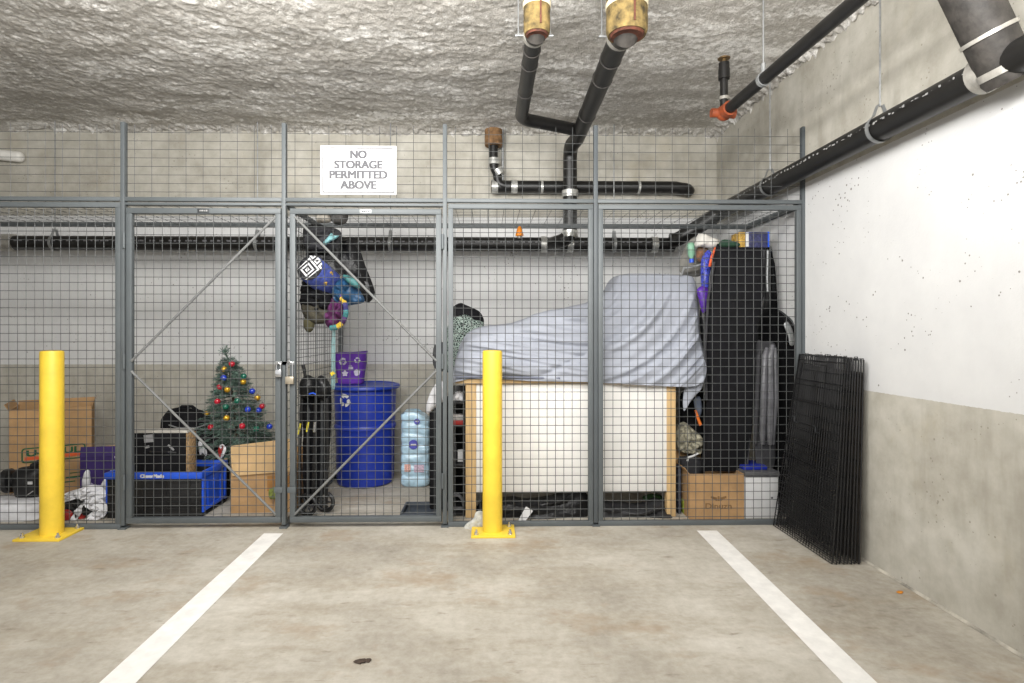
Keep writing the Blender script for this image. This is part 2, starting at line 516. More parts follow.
# divider between the two lockers
xd = fx(284.5)
f = MB().box((xd, YB - .03, .99), (0.03, 0.03, 1.94)).box((xd, (YF + YB) / 2, 1.945), (0.026, YB - YF - .05, 0.026)).box((xd, (YF + YB) / 2, .02), (0.026, YB - YF - .05, 0.026)).build('divider_frame', STEEL, cage)
wire_grid(MB(), (xd, YF + .02, .02), (0, 1, 0), (0, 0, 1), YB - YF - .06, 1.92, G2, G2).build('wire_mesh', WIRE, f)


def gate(pa, pb, hinge_left, label):
    x0 = fx(pa); x1 = fx(pb); z0 = W(200, 522.5, YF).z; z1 = W(200, 208.5, YF).z
    t = thing('cage_gate', label, 'gate', ((x0 + x1) / 2, YF, 0))
    frame(MB(), x0, x1, z0, z1, 0.033, 0.03).build('gate_frame', STEEL, t)
    wire_grid(MB(), (x0 + .02, YF + .006, z0 + .02), (1, 0, 0), (0, 0, 1), x1 - x0 - .04, z1 - z0 - .04, G2, G2, y0=.03, x0=.03).build('wire_mesh', WIRE, t)
    xh = x0 + .03 if hinge_left else x1 - .03; xo = x1 - .03 if hinge_left else x0 + .03
    zm = W(200, 366, YF).z
    for zz, ze in ((zm + .03, z1 - .05), (zm - .03, z0 + .05)):
        MB().cyl((xh, YF - .012, zz), (xo, YF - .012, ze), 0.0075, seg=8).build('brace_rod', RODM, t)
    hx = x0 - .012 if hinge_left else x1 + .012
    for zz in (.28, 1.0, 1.72):
        m = MB().cyl((hx + (.003 if hinge_left else -.003), YF - .02, zz - .045), (hx + (.003 if hinge_left else -.003), YF - .02, zz + .045), .008, seg=10)
        m.build('hinge', STEEL, t)
    lx = x1 - .012 if hinge_left else x0 + .012
    MB().box((lx + (.02 if hinge_left else -.02), YF - .018, W(285, 363, YF).z), (0.075, 0.005, 0.022), bev=.001).build('hasp', GALV, t)
    MB().box((lx, YF - .018, .23), (0.05, 0.006, 0.035), bev=.001).build('catch_plate', STEEL, t)
    xc = (x0 + x1) / 2
    p = MB().box((xc, YF - .0165, z1 - .0165), (0.07, 0.003, 0.024), bev=.001).build('name_plate', DARKST if hinge_left else GALV, t)
    mm = MB()
    for i, w in enumerate((.008, .012, .006, .010)):
        mm.box((xc - .018 + i * .0125, YF - .0185, z1 - .0165), (w, 0.001, 0.009))
    mm.build('lettering', PRINT if hinge_left else GREYTXT, p)
    return t


gate(127.5, 281.5, True, 'wire mesh gate with two brace rods in front of the christmas tree')
gate(290.5, 441.5, False, 'wire mesh gate with two brace rods in front of the blue barrel')


def padlock(px0, px1, py0, py1, top, matb, label, kindm):
    a = W(px0, py0, YF - .032); b = W(px1, py1, YF - .032); c = (a + b) / 2
    w = b.x - a.x; h = a.z - b.z
    t = thing('padlock', label, 'padlock', (c.x, c.y, b.z))
    MB().box(c, (w, .02, h), bev=.004).build('lock_body', matb, t)
    zt_ = W(px0, top, YF - .032).z; r = w * .32
    pts = [(c.x - r, c.y, a.z - .003), (c.x - r, c.y, zt_ - r)] + [(c.x - r * cos(pi * k / 8), c.y, zt_ - r + r * sin(pi * k / 8)) for k in range(1, 8)] + [(c.x + r, c.y, zt_ - r), (c.x + r, c.y, a.z - .003)]
    MB().tube(pts, .004, 8).build('shackle', CHROME, t)


padlock(275.4, 281.6, 369.5, 377, 363, CHROME, 'small silver padlock on the gate before the christmas tree', 0)
padlock(285.5, 294, 376.5, 384, 361.5, M('brass_silver', (178, 168, 150), .35, .7), 'larger brass padlock with long shackle on the gate before the barrel', 1)

# ------------------------------------------------------------------ warning sign on the header mesh
ys_ = YF - 0.012
a = W(320.5, 145.5, ys_); b = W(396.5, 195, ys_); c = (a + b) / 2; w = b.x - a.x; h = a.z - b.z
sign = thing('notice_sign', 'white rectangular notice sign wired to the header mesh', 'sign', (c.x, c.y, b.z))
MB().box(c, (w, .004, h), bev=.001).build('sign_panel', WHITEPT, sign)
fr = MB(); iw = w - .03; ih = h - .03; yb = c.y - .0026
for sx, sz, bw, bh in ((0, ih / 2, iw, .006), (0, -ih / 2, iw, .006), (iw / 2, 0, .006, ih), (-iw / 2, 0, .006, ih)):
    fr.box((c.x + sx, yb, c.z + sz), (bw, .001, bh))
fr.build('border', GREYTXT, sign)
for k, (word, py, pw) in enumerate((('NO', 154.5, 15.5), ('STORAGE', 164.7, 47), ('PERMITTED', 174.8, 56.5), ('ABOVE', 185, 35))):
    letters(word, .066, (c.x, c.y - .0028, W(358, py, ys_).z), (1, 0, 0), (0, 0, 1), GREYTXT, sign, depth=.0006, bold=.0036, width=pw / F * ys_)
for sx in (-1, 1):
    MB().cyl((c.x + sx * (w / 2 - .018), yb - .001, c.z + h / 2 - .016), (c.x + sx * (w / 2 - .018), yb + .002, c.z + h / 2 - .016), .004, seg=8).build('fixing', GALV, sign)

# ------------------------------------------------------------------ bollards
def bollard(x, y, label, plate):
    t = thing('bollard', label, 'bollard', (x, y, 0))
    MB().lathe([(.058, .012), (.058, 1.055), (.055, 1.066), (.045, 1.068), (0, 1.069)], (x, y, 0), 40).build('tube', YELLOW, t)
    px, py, pw, pd = plate
    MB().box((px, py, .0065), (pw, pd, .013), bev=.002).build('base_plate', YELLOW, t)
    for sx in (-1, 1):
        for sy in (-1, 1):
            m = MB(); q = Vector((px + sx * (pw / 2 - .03), py + sy * (pd / 2 - .03), 0))
            m.cyl(q + Vector((0, 0, .013)), q + Vector((0, 0, .016)), .014, seg=12); m.cyl(q + Vector((0, 0, .016)), q + Vector((0, 0, .027)), .011, seg=6); m.cyl(q + Vector((0, 0, .027)), q + Vector((0, 0, .04)), .006, seg=8)
            m.build('anchor_bolt', CHROME, t)


for tubex, A, B, C_, lab in ((52, (13.5, 541.5), (59, 541.8), (87, 528.5), 'yellow steel bollard in front of the moving carton'), (492.4, (471, 538.8), (515.5, 538.3), (514, 526.5), 'yellow steel bollard in front of the covered white bench')):
    a = WZ(*A); b = WZ(*B); c = WZ(*C_)
    pw = b.x - a.x; pd = c.y - b.y
    cx = (a.x + b.x) / 2; cy = (b.y + c.y) / 2
    bx = W(tubex, 440, cy).x
    bollard(bx, cy, lab, (cx, cy, pw, pd))

# ------------------------------------------------------------------ pipes
def band(mbx, p, d, r, w):
    d = Vector(d).normalized(); p = Vector(p)
    return mbx.cyl(p - d * w / 2, p + d * w / 2, r, seg=24)


def elbow(p, d0, d1, R=.09, n=7):
    """points of a rounded corner at p between direction d0 (in) and d1 (out)"""
    p = Vector(p); d0 = Vector(d0).normalized(); d1 = Vector(d1).normalized()
    a = p - d0 * R; b = p + d1 * R
    return [((1 - t) ** 2) * a + 2 * t * (1 - t) * p + t * t * b for t in [k / n for k in range(n + 1)]]


# long drain along the right wall, turning into the drain on the back wall
XP = XW - .115; ZP = HC + .943
rp = .058
zb = W(400, 244, 4.56).z
drain = thing('drain_pipe', 'long black drain pipe hung along the right wall, sloping out of sight overhead', 'pipe', (XP, 2.5, ZP))
path = [(XP, 0.6, ZP), (XP, 4.18, ZP)] + elbow((XP, 4.34, ZP - .0), (0, 1, 0), (-.62, .2, -.5), .08)[1:] + elbow((XP - .30, 4.47, zb + .02), (-.62, .2, -.5), (-1, .1, 0), .06) 
MB().tube(path, rp, 24).build('pipe', ABS, drain)
m = MB(); rr = random.Random(3)
y = 2.05
while y < 4.1:
    L = rr.uniform(.008, .03)
    for q in range(2):
        a0 = radians(197 + rr.uniform(-5, 5)); 
        m.box((XP + cos(a0) * (rp + .0006), y + q * L * .5, ZP - sin(a0) * (rp + .0006) * -1 * -1 if False else ZP + .012 + rr.uniform(-.005, .005)), (.0012, L * .45, .006 + rr.uniform(0, .005)))
    y += L + rr.uniform(.004, .03)
m.build('lettering', PRINT, drain)
# wrapped riser entering a collar on that drain
yj = W(1003, 70, 1.98).y
j = Vector((XP, 1.99, ZP))
MB().cyl((XP, 1.985, ZP), (XP, 2.035, ZP), rp + .010, seg=28).build('joint_collar', CLAMP, drain)
base = W(1010, 80, 1.95); d = (W(972, 0, 1.95) - base).normalized()
riser = thing('wrapped_pipe', 'thick grey wrapped pipe with pale straps dropping into the wall drain', 'pipe', tuple(base))
MB().tube([base - d * .005, base + d * .02, base + d * .9], [.068, .078, .083], 28).build('wrapped_sleeve', PIPEGREY, riser)
m = MB()
for q in (.045, ): band(m, base + d * q, d, .082, .026)
m.build('strap', CLAMP, riser)
m = MB()
for q in (.175, ): band(m, base + d * q, d, .085, .014)
m.build('strap', CLAMP, riser)


def hanger(p, axis_d, r, top, label, rot=0):
    """clevis hanger: a strap loop round the pipe and a rod up to the ceiling"""
    p = Vector(p); d = Vector(axis_d).normalized(); s = d.cross(Vector((0, 0, 1))).normalized()
    t = thing('pipe_hanger', label, 'pipe hanger', tuple(p), 'pipe hangers')
    del t['group']
    pts = [p + s * (r + .004) * cos(a) + Vector((0, 0, 1)) * (r + .004) * sin(a) for a in [radians(120 + 300 * k / 24) for k in range(25)]]
    pts = [p + Vector((0, 0, r + .05)) - s * .012] + pts + [p + Vector((0, 0, r + .05)) + s * .012]
    m = MB()
    for k in range(len(pts) - 1): m.tube([pts[k] - d * .008, pts[k] + d * .008, ], .003, 4) if False else None
    vs = []; fs = []
    for q in pts: vs += [q - d * .011, q + d * .011]
    for k in range(len(pts) - 1): fs.append((2 * k, 2 * k + 1, 2 * k + 3, 2 * k + 2))
    out = [q + (q - p).normalized() * .003 for q in pts]
    n0 = len(vs)
    for q in out: vs += [q - d * .011, q + d * .011]
    for k in range(len(pts) - 1): fs.append((n0 + 2 * k, n0 + 2 * k + 2, n0 + 2 * k + 3, n0 + 2 * k + 1))
    m.add(vs, fs); m.build('strap_loop', GALV, t)
    MB().cyl(p + Vector((0, 0, r + .045)), (p.x, p.y, top), .0045, seg=8).build('rod', GALV, t)
    return t


hanger((XP, WX(880, 124, XP).y, ZP), (0, 1, 0), rp, ZC, 'galvanised hanger and rod on the wall drain outside the cage')
hanger((XP, WX(770, 186, XP).y, ZP), (0, 1, 0), rp, ZC, 'galvanised hanger and rod on the wall drain behind the header mesh')

# drain on the back wall
bp = thing('drain_pipe', 'black horizontal drain pipe running along the back wall behind the cage', 'pipe', (0, 4.56, zb))
MB().cyl((X0 + .1, 4.56, zb), (XP - .30, 4.56, zb), rp, seg=24).build('pipe', ABS, bp)
for px in (544.5, 571, 656):
    m = MB(); band(m, (W(px, 244, 4.5).x, 4.56, zb), (1, 0, 0), rp + .008, .05); m.build('coupling', COUP, bp)
m = MB(); band(m, (W(3, 244, 4.5).x, 4.56, zb), (1, 0, 0), rp + .012, .10); m.build('sleeve', CLAMP, bp)
m = MB(); x = W(15, 244, 4.5).x
while x < 1.3:
    L = rr.uniform(.01, .035)
    m.box((x, 4.56 - rp - .0004, zb + .012), (L, .0012, .012)); x += L + rr.uniform(.006, .05)
m.build('lettering', M('dull_print', (120, 120, 124), .6), bp)
for px, lab in ((55, 'hanger on the back wall drain above the moving carton'), (257.5, 'hanger on the back wall drain above the christmas tree'), (390.5, 'hanger on the back wall drain between barrel and post'), (614, 'hanger on the back wall drain above the tall end of the covered shape')):
    hanger((W(px, 244, 4.56).x, 4.56, zb), (1, 0, 0), rp, ZC, lab)

# ceiling drain with two insulated drops that meet and run down to the back drain
Zq = HC + 1.45
pA0 = W(622, 36, 2.70); pA1 = W(574, 150, 4.36)
pB0 = W(535, 32, 2.70); pB1 = W(521, 124, 3.80)
pA0.z = pA1.z = Zq; pB0.z = pB1.z = Zq
x_dn = W(570, 200, 4.38).x
cp = thing('ceiling_drain', 'black ceiling drain of two insulated branches joining and dropping to the back wall', 'pipe', (x_dn, 3.6, Zq))
MB().tube([pA0 + Vector((0, -.12, 0)) + Vector((0, 0, .0)), pA0] + [pA0 + (pA1 - pA0) * .9] + elbow((x_dn, 4.38, Zq - .02), pA1 - pA0, (0, 0, -1), .1) + [(x_dn, 4.38, zb + .16)] + elbow((x_dn, 4.38, zb + .02), (0, 0, -1), (-.8, .4, -.2), .08) + [(x_dn - .14, 4.56, zb)], .055, 20).build('main_branch', ABS, cp)
jn = pA0 + (pA1 - pA0) * .80
MB().tube([pB0 + Vector((0, -.12, 0)), pB0] + elbow(pB1, pB1 - pB0, (.8, .55, 0), .07) + [tuple(jn)], .043, 20).build('side_branch', ABS, cp)
for pp, r_, ln, q1 in ((pA0, .095, .55, pA1), (pB0, .062, .55, pB1)):
    d = (q1 - pp).normalized()
    # vertical insulation round the pipe drop, up to the ceiling
    c0 = pp - d * .10
    sl = MB().lathe([(r_ * .62, -.045), (r_ * .92, -.05), (r_, -.03), (r_, .45)], c0 + Vector((0, 0, -.02)), 32).build('insulation', INSUL, cp)
    MB().lathe([(r_ + .001, -.012), (r_ + .003, -.010), (r_ + .003, .010), (r_ + .001, .012)], c0 + Vector((0, 0, -.02 + .085)), 32).build('tape', M('pale_tape', (206, 196, 168), .6), sl)
    m = MB(); m.lathe([(r_ * .60, -.006), (r_ * .76, -.010), (r_ * .86, .0), (r_ * .60, .02)], c0 + Vector((0, 0, -.068)), 24)
    m.box(c0 + Vector((0.012, -r_ - .001, .16)), (.008, .006, .42))
    m.build('sealant', RUST, sl)
    rr_ = .055 if r_ > .08 else .043
    MB().tube([c0 + Vector((0, 0, .12)), c0 + Vector((0, 0, -.03)), c0 + d * .03 + Vector((0, 0, -.055)), c0 + d * .07 + Vector((0, 0, -.035)), pp + d * .02], [rr_ + .006] * 5, 20).build('bend', PIPEGREY, cp)
    m = MB(); band(m, pp + d * .04, d, rr_ + .012, .03); m.build('clamp', CLAMP, cp)
    s = d.cross(Vector((0, 0, 1))).normalized()
    m = MB().cyl(pp + d * .04 - s * (rr_ + .05), pp + d * .04 + s * (rr_ + .05), .006, seg=8); m.build('clamp_bolt', GALV, cp)
    for sg in (-1, 1):
        q = pp + d * .04 + s * sg * (rr_ + .035)
        MB().cyl(q, (q.x, q.y, ZC), .0035, seg=6).build('hanger_rod', GALV, cp)
    for f_ in (.16, .30, .62, ):
        m = MB(); band(m, pp + (q1 - pp) * f_, d, rr_ + .004, .008); m.build('band', PIPEGREY, cp)
for py in (194, 234):
    pz = W(570, py, 4.38).z
    m = MB(); band(m, (x_dn, 4.38, pz), (0, 0, 1), .064, .05); m.build('coupling', COUP, cp)
# second waste run hugging the back wall
z5 = W(500, 186, 4.6).z; xa = W(495, 186, 4.6).x; xb = W(688, 188, 4.6).x
wp = thing('waste_pipe', 'black waste pipe high on the back wall with a brown insulated stub at one end', 'pipe', (xa, 4.6, z5))
MB().tube([(xa - .03, 4.62, z5), (xb - .1, 4.62, z5)] + elbow((xb, 4.62, z5 - .01), (1, 0, 0), (.5, .8, -.2), .05), .05, 20).build('pipe', ABS, wp)
xs_ = W(493.5, 160, 4.6).x
MB().tube([(xs_, 4.60, ZC - .06), (xs_, 4.60, z5 + .22)] + elbow((xs_, 4.6, z5 + .15), (0, 0, -1), (.5, 0, -.8), .05) + elbow((xs_ + .06, 4.6, z5), (.5, 0, -.8), (1, 0, 0), .04), .036, 16).build('riser', ABS, wp)
MB().lathe([(.05, 0), (.07, .0), (.072, .01), (.072, .13)], (xs_ , 4.60, W(495, 146, 4.6).z), 24).build('insulation', BROWN, wp)
for px, py, dd in ((494, 160.5, (0, 0, 1)), (499, 171, (.5, 0, -.8)), (495, 182, (0, 0, 1)), (514.5, 181.5, (1, 0, 0))):
    m = MB(); q = W(px, py, 4.57); band(m, (q.x, 4.60 if py < 178 else 4.62, q.z if py < 178 else z5), dd if py < 178 else (1, 0, 0), .046 if py < 178 else .056, .05); m.build('coupling', COUP, wp)
for px in (542, 639):
    m = MB(); band(m, (W(px, 186, 4.6).x, 4.62, z5), (1, 0, 0), .054, .02); m.build('coupling', COUP, wp)
tagged(MB().cyl((W(503, 150, 4.6).x, 4.66, z5 + .02), (W(503, 150, 4.6).x, 4.66, ZC), .012, seg=10), 'conduit', GALV, 'thin grey conduit beside the brown insulated stub on back wall', 'conduit')

# sprinkler branch with orange fitting
e = W(724, 113, 3.24); far = WZ(857, 0, e.z + .01)
sp = thing('sprinkler_pipe', 'thin black sprinkler pipe ending in an orange elbow with upright stub', 'pipe', tuple(e))
d = (far - e).normalized()
MB().cyl(e, e + d * 1.9, .031, seg=20).build('pipe', ABS, sp)
m = MB().ball(e, .045, 20); band(m, e + d * .05, d, .042, .05); m.cyl(e + Vector((-.075, 0, 0)), e, .026, seg=12); m.cyl(e, e + Vector((.065, 0, -.01)), .024, seg=12)
m.build('elbow', ORANGE, sp)
top = W(723.5, 57, 3.24)
m = MB().cyl(e, (e.x, e.y, top.z - .09), .022, seg=16); m.build('stub', ABS, sp)
m = MB(); band(m, (e.x, e.y, e.z + .085), (0, 0, 1), .028, .018); m.build('ring', CLAMP, sp)
m = MB(); band(m, (e.x, e.y, top.z - .10), (0, 0, 1), .032, .06); band(m, (e.x, e.y, top.z - .055), (0, 0, 1), .03, .04); m.build('reducer', ABS, sp)
BRASS = M('tarnished_brass', (120, 98, 66), .4, .6)
m = MB().cyl((e.x, e.y, top.z - .04), (e.x, e.y, top.z - .01), .012, seg=10); m.lathe([(.034, 0), (.036, .004), (.03, .009), (.0, .012)], (e.x, e.y, top.z - .012), 18)
m.build('sprinkler_head', BRASS, sp)
hp = e
for k in range(400):
    q = e + d * (k * .005); v_ = q - EYE
    if PX + F * v_.dot(RGT) / v_.dot(FWD) > 763: hp = q; break
t = thing('pipe_hanger', 'galvanised ring hanger with threaded rod on the sprinkler pipe', 'pipe hanger', tuple(hp))
m = MB(); band(m, hp, d, .036, .022); m.build('strap_loop', GALV, t)
m = MB().cyl(hp + Vector((0, 0, .034)), hp + Vector((0, 0, .08)), .012, seg=8); m.build('nut', GALV, t)
MB().cyl(hp + Vector((0, 0, .07)), (hp.x, hp.y, ZC), .0045, seg=8).build('rod', GALV, t)

# small orange-capped sprinkler hanging into the locker
q = W(519.5, 232, 4.115)
t = thing('ceiling_sprinkler', 'small orange capped sprinkler hanging beneath the mesh top', 'sprinkler', tuple(q))
MB().lathe([(.028, -.03), (.03, -.02), (.014, .035), (.012, .04)], q, 16).build('orange_cap', M('bright_orange', (240, 140, 30), .4), t)
MB().cyl(q + Vector((0, 0, .035)), (q.x, q.y, zsplit), .009, seg=8).build('drop_pipe', ABS, t)
MB().lathe([(0, -.045), (.016, -.044), (.016, -.03)], q, 12).build('deflector', CLAMP, t)

# white pipe end, upper left
a = W(20, 157, 4.66); b = W(-140, 141, 4.66)
d = (b - a).normalized()
tagged(MB().tube([a - d * .022, a - d * .014, a, a + d * .6, b], [.018, .034, .042, .042, .042], 20), 'white_pipe', M('white_pvc', (226, 224, 218), .4, var=.04), 'white plastic pipe end with rounded cap high behind the header mesh', 'pipe')
# ================================================================== things in the lockers
def ln(a, b, t): return a + (b - a) * t


CARTON2 = M('pale_cardboard', (182, 152, 110), 0.85, var=0.08, scale=6)
PURPLE = M('purple_card', (56, 38, 98), 0.6, var=0.12)
PURPLE2 = M('bright_purple_fabric', (96, 46, 158), 0.7, var=0.1)
BLUEPL = M('blue_plastic', (36, 82, 198), 0.4, var=0.08)
BARREL = M('royal_blue_plastic', (30, 52, 150), 0.38, var=0.10, scale=5)
WHITEPL = M('white_plastic_film', (212, 212, 215), 0.4, var=0.08, scale=12)
REDPL = M('dark_red_plastic', (150, 40, 36), 0.45)
GREENP = M('green_print', (34, 84, 52), 0.7)
ORNGP = M('orange_print', (206, 88, 44), 0.7)
DARKGREY = M('charcoal_fabric', (52, 52, 55), 0.85, var=0.2, scale=18, bump=0.3, bscale=150)
BLACKSH = M('glossy_black_fabric', (17, 17, 19), 0.42, var=0.3, scale=20, bump=0.5, bscale=18, bdist=.02)
PINE = M('pine_wood', (198, 167, 120), 0.55, var=0.10, scale=6, sc3=(8, 8, .6))
PINEX = M('pine_board', (198, 167, 120), 0.55, var=0.10, scale=6, sc3=(.6, 8, 8))
BOARD = M('white_board', (226, 224, 220), 0.5, var=0.03, scale=4)


def carton(name, label, x0, y0, w, d, h, yaw, mat, flaps=(), t=.006, cat='box', origin='corner'):
    """open-topped box with its near left bottom corner at (x0,y0); returns (thing, to-world function)"""
    R = rotz(yaw); O = Vector((x0, y0, 0))

    def at(x, y, z): return O + R @ Vector((x, y, z))
    c = at(w / 2, d / 2, 0)
    th = thing(name, label, cat, (c.x, c.y, 0))
    m = MB()
    for q, s in (((w / 2, t / 2, h / 2), (w, t, h)), ((w / 2, d - t / 2, h / 2), (w, t, h)), ((t / 2, d / 2, h / 2), (t, d - 2 * t, h)), ((w - t / 2, d / 2, h / 2), (t, d - 2 * t, h)), ((w / 2, d / 2, t / 2), (w - 2 * t, d - 2 * t, t))):
        m.box(at(*q), s, R)
    m.build('box_body', mat, th, smooth=False)
    for side, L, ang in flaps:
        a = radians(ang); mm = MB()
        if side == 'front': P = [(0, 0, h), (w, 0, h)]; o = Vector((0, -cos(a), sin(a)))
        if side == 'back': P = [(0, d, h), (w, d, h)]; o = Vector((0, cos(a), sin(a)))
        if side == 'left': P = [(0, d, h), (0, 0, h)]; o = Vector((-cos(a), 0, sin(a)))
        if side == 'right': P = [(w, 0, h), (w, d, h)]; o = Vector((cos(a), 0, sin(a)))
        A, B = Vector(P[0]), Vector(P[1]); n = (B - A).cross(o).normalized() * t * .6
        vs = [A, B, B + o * L, A + o * L]; vs = vs + [v + n for v in vs]
        mm.add([at(*v) for v in vs], [(0, 1, 2, 3), (7, 6, 5, 4), (0, 4, 5, 1), (1, 5, 6, 2), (2, 6, 7, 3), (3, 7, 4, 0)])
        mm.build('flap', mat, th, smooth=False)
    return th, at, R


def ring_prism(m, pts_o, pts_i, o, ux, uy, th):
    """flat frame between two outlines of equal count"""
    o = Vector(o); ux = Vector(ux).normalized(); uy = Vector(uy).normalized(); n = ux.cross(uy) * th
    k = len(pts_o); A = [o + ux * x + uy * y for x, y in pts_o]; B = [o + ux * x + uy * y for x, y in pts_i]
    m.add([p + n for p in A] + [p + n for p in B], [(i, (i + 1) % k, k + (i + 1) % k, k + i) for i in range(k)])
    return m


# ---------------------------------------------------------------- left locker: moving carton
yaw = radians(32)
P0 = W(9, 430, 3.92)
box, at, R = carton('moving_carton', 'tall brown moving carton standing open against the back wall', P0.x, 3.92, .46, .38, .635, yaw, CARD, (('back', .03, 80), ('right', .035, 75), ('left', .05, 60)))
ux = R @ Vector((1, 0, 0)); nf = R @ Vector((0, -1, 0)); uz = Vector((0, 0, 1))
c = at(.245, -.002, .315)
rr_ = lambda w, h, r: [(sx * (w / 2 - r) + r * cos(a), sy * (h / 2 - r) + r * sin(a)) for sx, sy, a0 in ((1, 1, 0), (-1, 1, 90), (-1, -1, 180), (1, -1, 270)) for a in [radians(a0 + 30 * k) for k in range(4)]]
m = MB(); ring_prism(m, rr_(.36, .105, .02), rr_(.342, .088, .014), c, ux, uz, .001); m.build('logo_border', GREENP, box, smooth=False)
MB().box(c - uz * .022 + nf * .0006, (.325, .001, .022), R).build('logo_stripe', ORNGP, box)
letters('U-HAUL', .06, c + uz * .014 + nf * .0006, ux, uz, GREENP, box, bold=.003, width=.30)
for q, s in (((.36, .13), (.10, .012)), ((.33, .10), (.07, .008)), ((.37, .16), (.08, .006)), ((.08, .19), (.05, .012))):
    MB().box(at(q[0], -.001, q[1]), (s[0], .001, s[1]), R).build('printed_mark', GREENP, box)

# white sheet with black hand tool on it
sheet = pillow_mb([(-30, 503), (5, 500), (30, 500), (41, 504), (42, 512), (42, 522), (10, 525), (-34, 524)], 3.62, .09, .006, 6, 3, back=.28, p=4)
tagged(sheet, 'plastic_sheet', WHITEPL, 'pale folded plastic sheet lying on the floor under the black tool', 'plastic sheet')
t = thing('hand_tool', 'bulky black plastic tool with a small white sticker lying on the pale sheet', 'tool', tuple(W(25, 500, 3.72)))
q = W(6, 481, 3.74); d = Vector((1, .25, .10)).normalized()
MB().tube([q - d * .02, q, q + d * .03, q + d * .04], [.062, .078, .078, .055], 24).build('end_disc', BLACKPL, t)
MB().tube([q + d * .02, q + d * .10, q + d * .16], [.045, .05, .06], 16).build('neck', BLACKPL, t)
m = pillow_mb([(16, 470), (30, 466), (42, 468), (44, 482), (42, 497), (30, 501), (19, 498), (15, 484)], 3.72, .07, .004, 9, 4); m.build('tool_body', BLACKPL, t)
MB().tube([W(32, 466, 3.72), W(38, 463, 3.72), W(52, 457, 3.80), W(58, 459, 3.84)], [.016, .02, .02, .016], 10).build('handle', BLACKPL, t)
a = W(30, 483, 3.655); MB().box(a, (.028, .002, .018), rotz(.1)).build('sticker', WHITEPT, t)
MB().tube([W(26, 496, 3.64), W(30, 493, 3.64), W(33, 491, 3.64)], .004, 6).build('trim', CHROME, t)

# crumpled white bag with dark things inside
t = thing('plastic_bag', 'crumpled white plastic shopping bag on the floor beside the blue rimmed crate', 'bag', tuple(WZ(85, 522)))
pillow_mb([(64, 497), (78, 490), (92, 486), (105, 492), (108, 503), (108, 520), (96, 523), (80, 522), (66, 523), (62, 510)], 3.66, .09, .025, 12, 5, crease=(30, 12)).build('bag_body', BLACKPL, t)
pillow_mb([(64, 494), (78, 489), (93, 485), (106, 492), (105, 500), (92, 500), (78, 498), (64, 502)], 3.62, .06, .022, 24, 6, crease=(40, 40)).build('bag_fold', WHITEPL, t)
pillow_mb([(84, 503), (92, 497), (102, 500), (107, 508), (104, 517), (94, 522), (84, 523), (90, 516), (96, 510), (90, 506)], 3.575, .03, .016, 30, 7, crease=(40, 40)).build('bag_fold', WHITEPL, t)
pillow_mb([(70, 521), (74, 513), (80, 505), (86, 502), (83, 510), (77, 519), (74, 523)], 3.565, .012, .008, 30, 8, crease=(40, 40)).build('bag_fold', WHITEPL, t)
pillow_mb([(63, 511), (70, 510), (73, 515), (69, 522), (62, 523)], 3.57, .015, .005, 16, 9).build('contents', REDPL, t)
pillow_mb([(78, 517), (83, 511), (88, 512), (83, 520), (78, 521)], 3.59, .012, .005, 16, 10).build('contents', REDPL, t)
pillow_mb([(82, 486), (85, 472), (88, 470), (90, 478), (89, 490)], 3.78, .02, .008, 16, 11).build('bag_ear', WHITEPL, t)
pillow_mb([(100, 492), (103, 482), (107, 478), (108, 492)], 3.74, .02, .008, 16, 12).build('bag_ear', WHITEPL, t)

# purple box with open flaps
P0 = W(80, 470, 3.98)
pb, at, R = carton('gift_box', 'dark purple box with open brown flaps between moving carton and crate', P0.x, 3.98, .30, .24, .30, radians(8), PURPLE, (('front', .07, 100),), cat='box')
m = MB(); A = at(.02, .20, .335)
vs = [at(.03, .06, .30), at(.29, .06, .31), at(.30, .20, .345), at(.06, .22, .33)]
MB().add(vs + [v + Vector((0, 0, .004)) for v in vs], [(0, 1, 2, 3), (7, 6, 5, 4), (0, 4, 5, 1), (1, 5, 6, 2), (2, 6, 7, 3), (3, 7, 4, 0)]).build('inner_flap', CARTON2, pb, smooth=False)
for k, (x, z, s) in enumerate(((.06, .10, .03), (.09, .07, .025), (.23, .30, .025), (.24, .25, .02), (.05, .16, .02), (.20, .19, .018))):
    MB().ball(at(x, -.001, z), s, 10, (1, .03, .7)).build('printed_mark', M('lilac_print', (176, 168, 200), .6) if k == 0 else bpy.data.materials['lilac_print'], pb)

# collapsible crate
yc0 = 3.585; a = W(107, 516, yc0); b = W(201, 516, yc0)
xl_, xr_ = a.x, b.x; dp = .335; hr = .29
t = thing('folding_crate', 'black folding crate with bright blue rim and blue end on the floor', 'crate', ((xl_ + xr_) / 2, yc0 + dp / 2, 0))
MB().b2((xl_, yc0, .012), (xr_, yc0 + .012, hr - .03), .003).build('front_wall', BLACKPL, t)
MB().b2((xl_, yc0 + dp - .012, .012), (xr_, yc0 + dp, hr - .03), .003).build('back_wall', BLACKPL, t)
MB().b2((xl_, yc0, 0), (xr_, yc0 + dp, .014), .003).build('bottom', BLACKPL, t)
m = MB()
for k in range(5):
    z = .05 + k * .042; m.b2((xl_ + .01, yc0 - .003, z), (xr_ - .01, yc0, z + .012), 0)
for k in range(4):
    x = ln(xl_, xr_, (k + .5) / 4); m.b2((x - .008, yc0 - .004, .02), (x + .008, yc0, hr - .04), 0)
m.build('rib', BLACKPL, t)
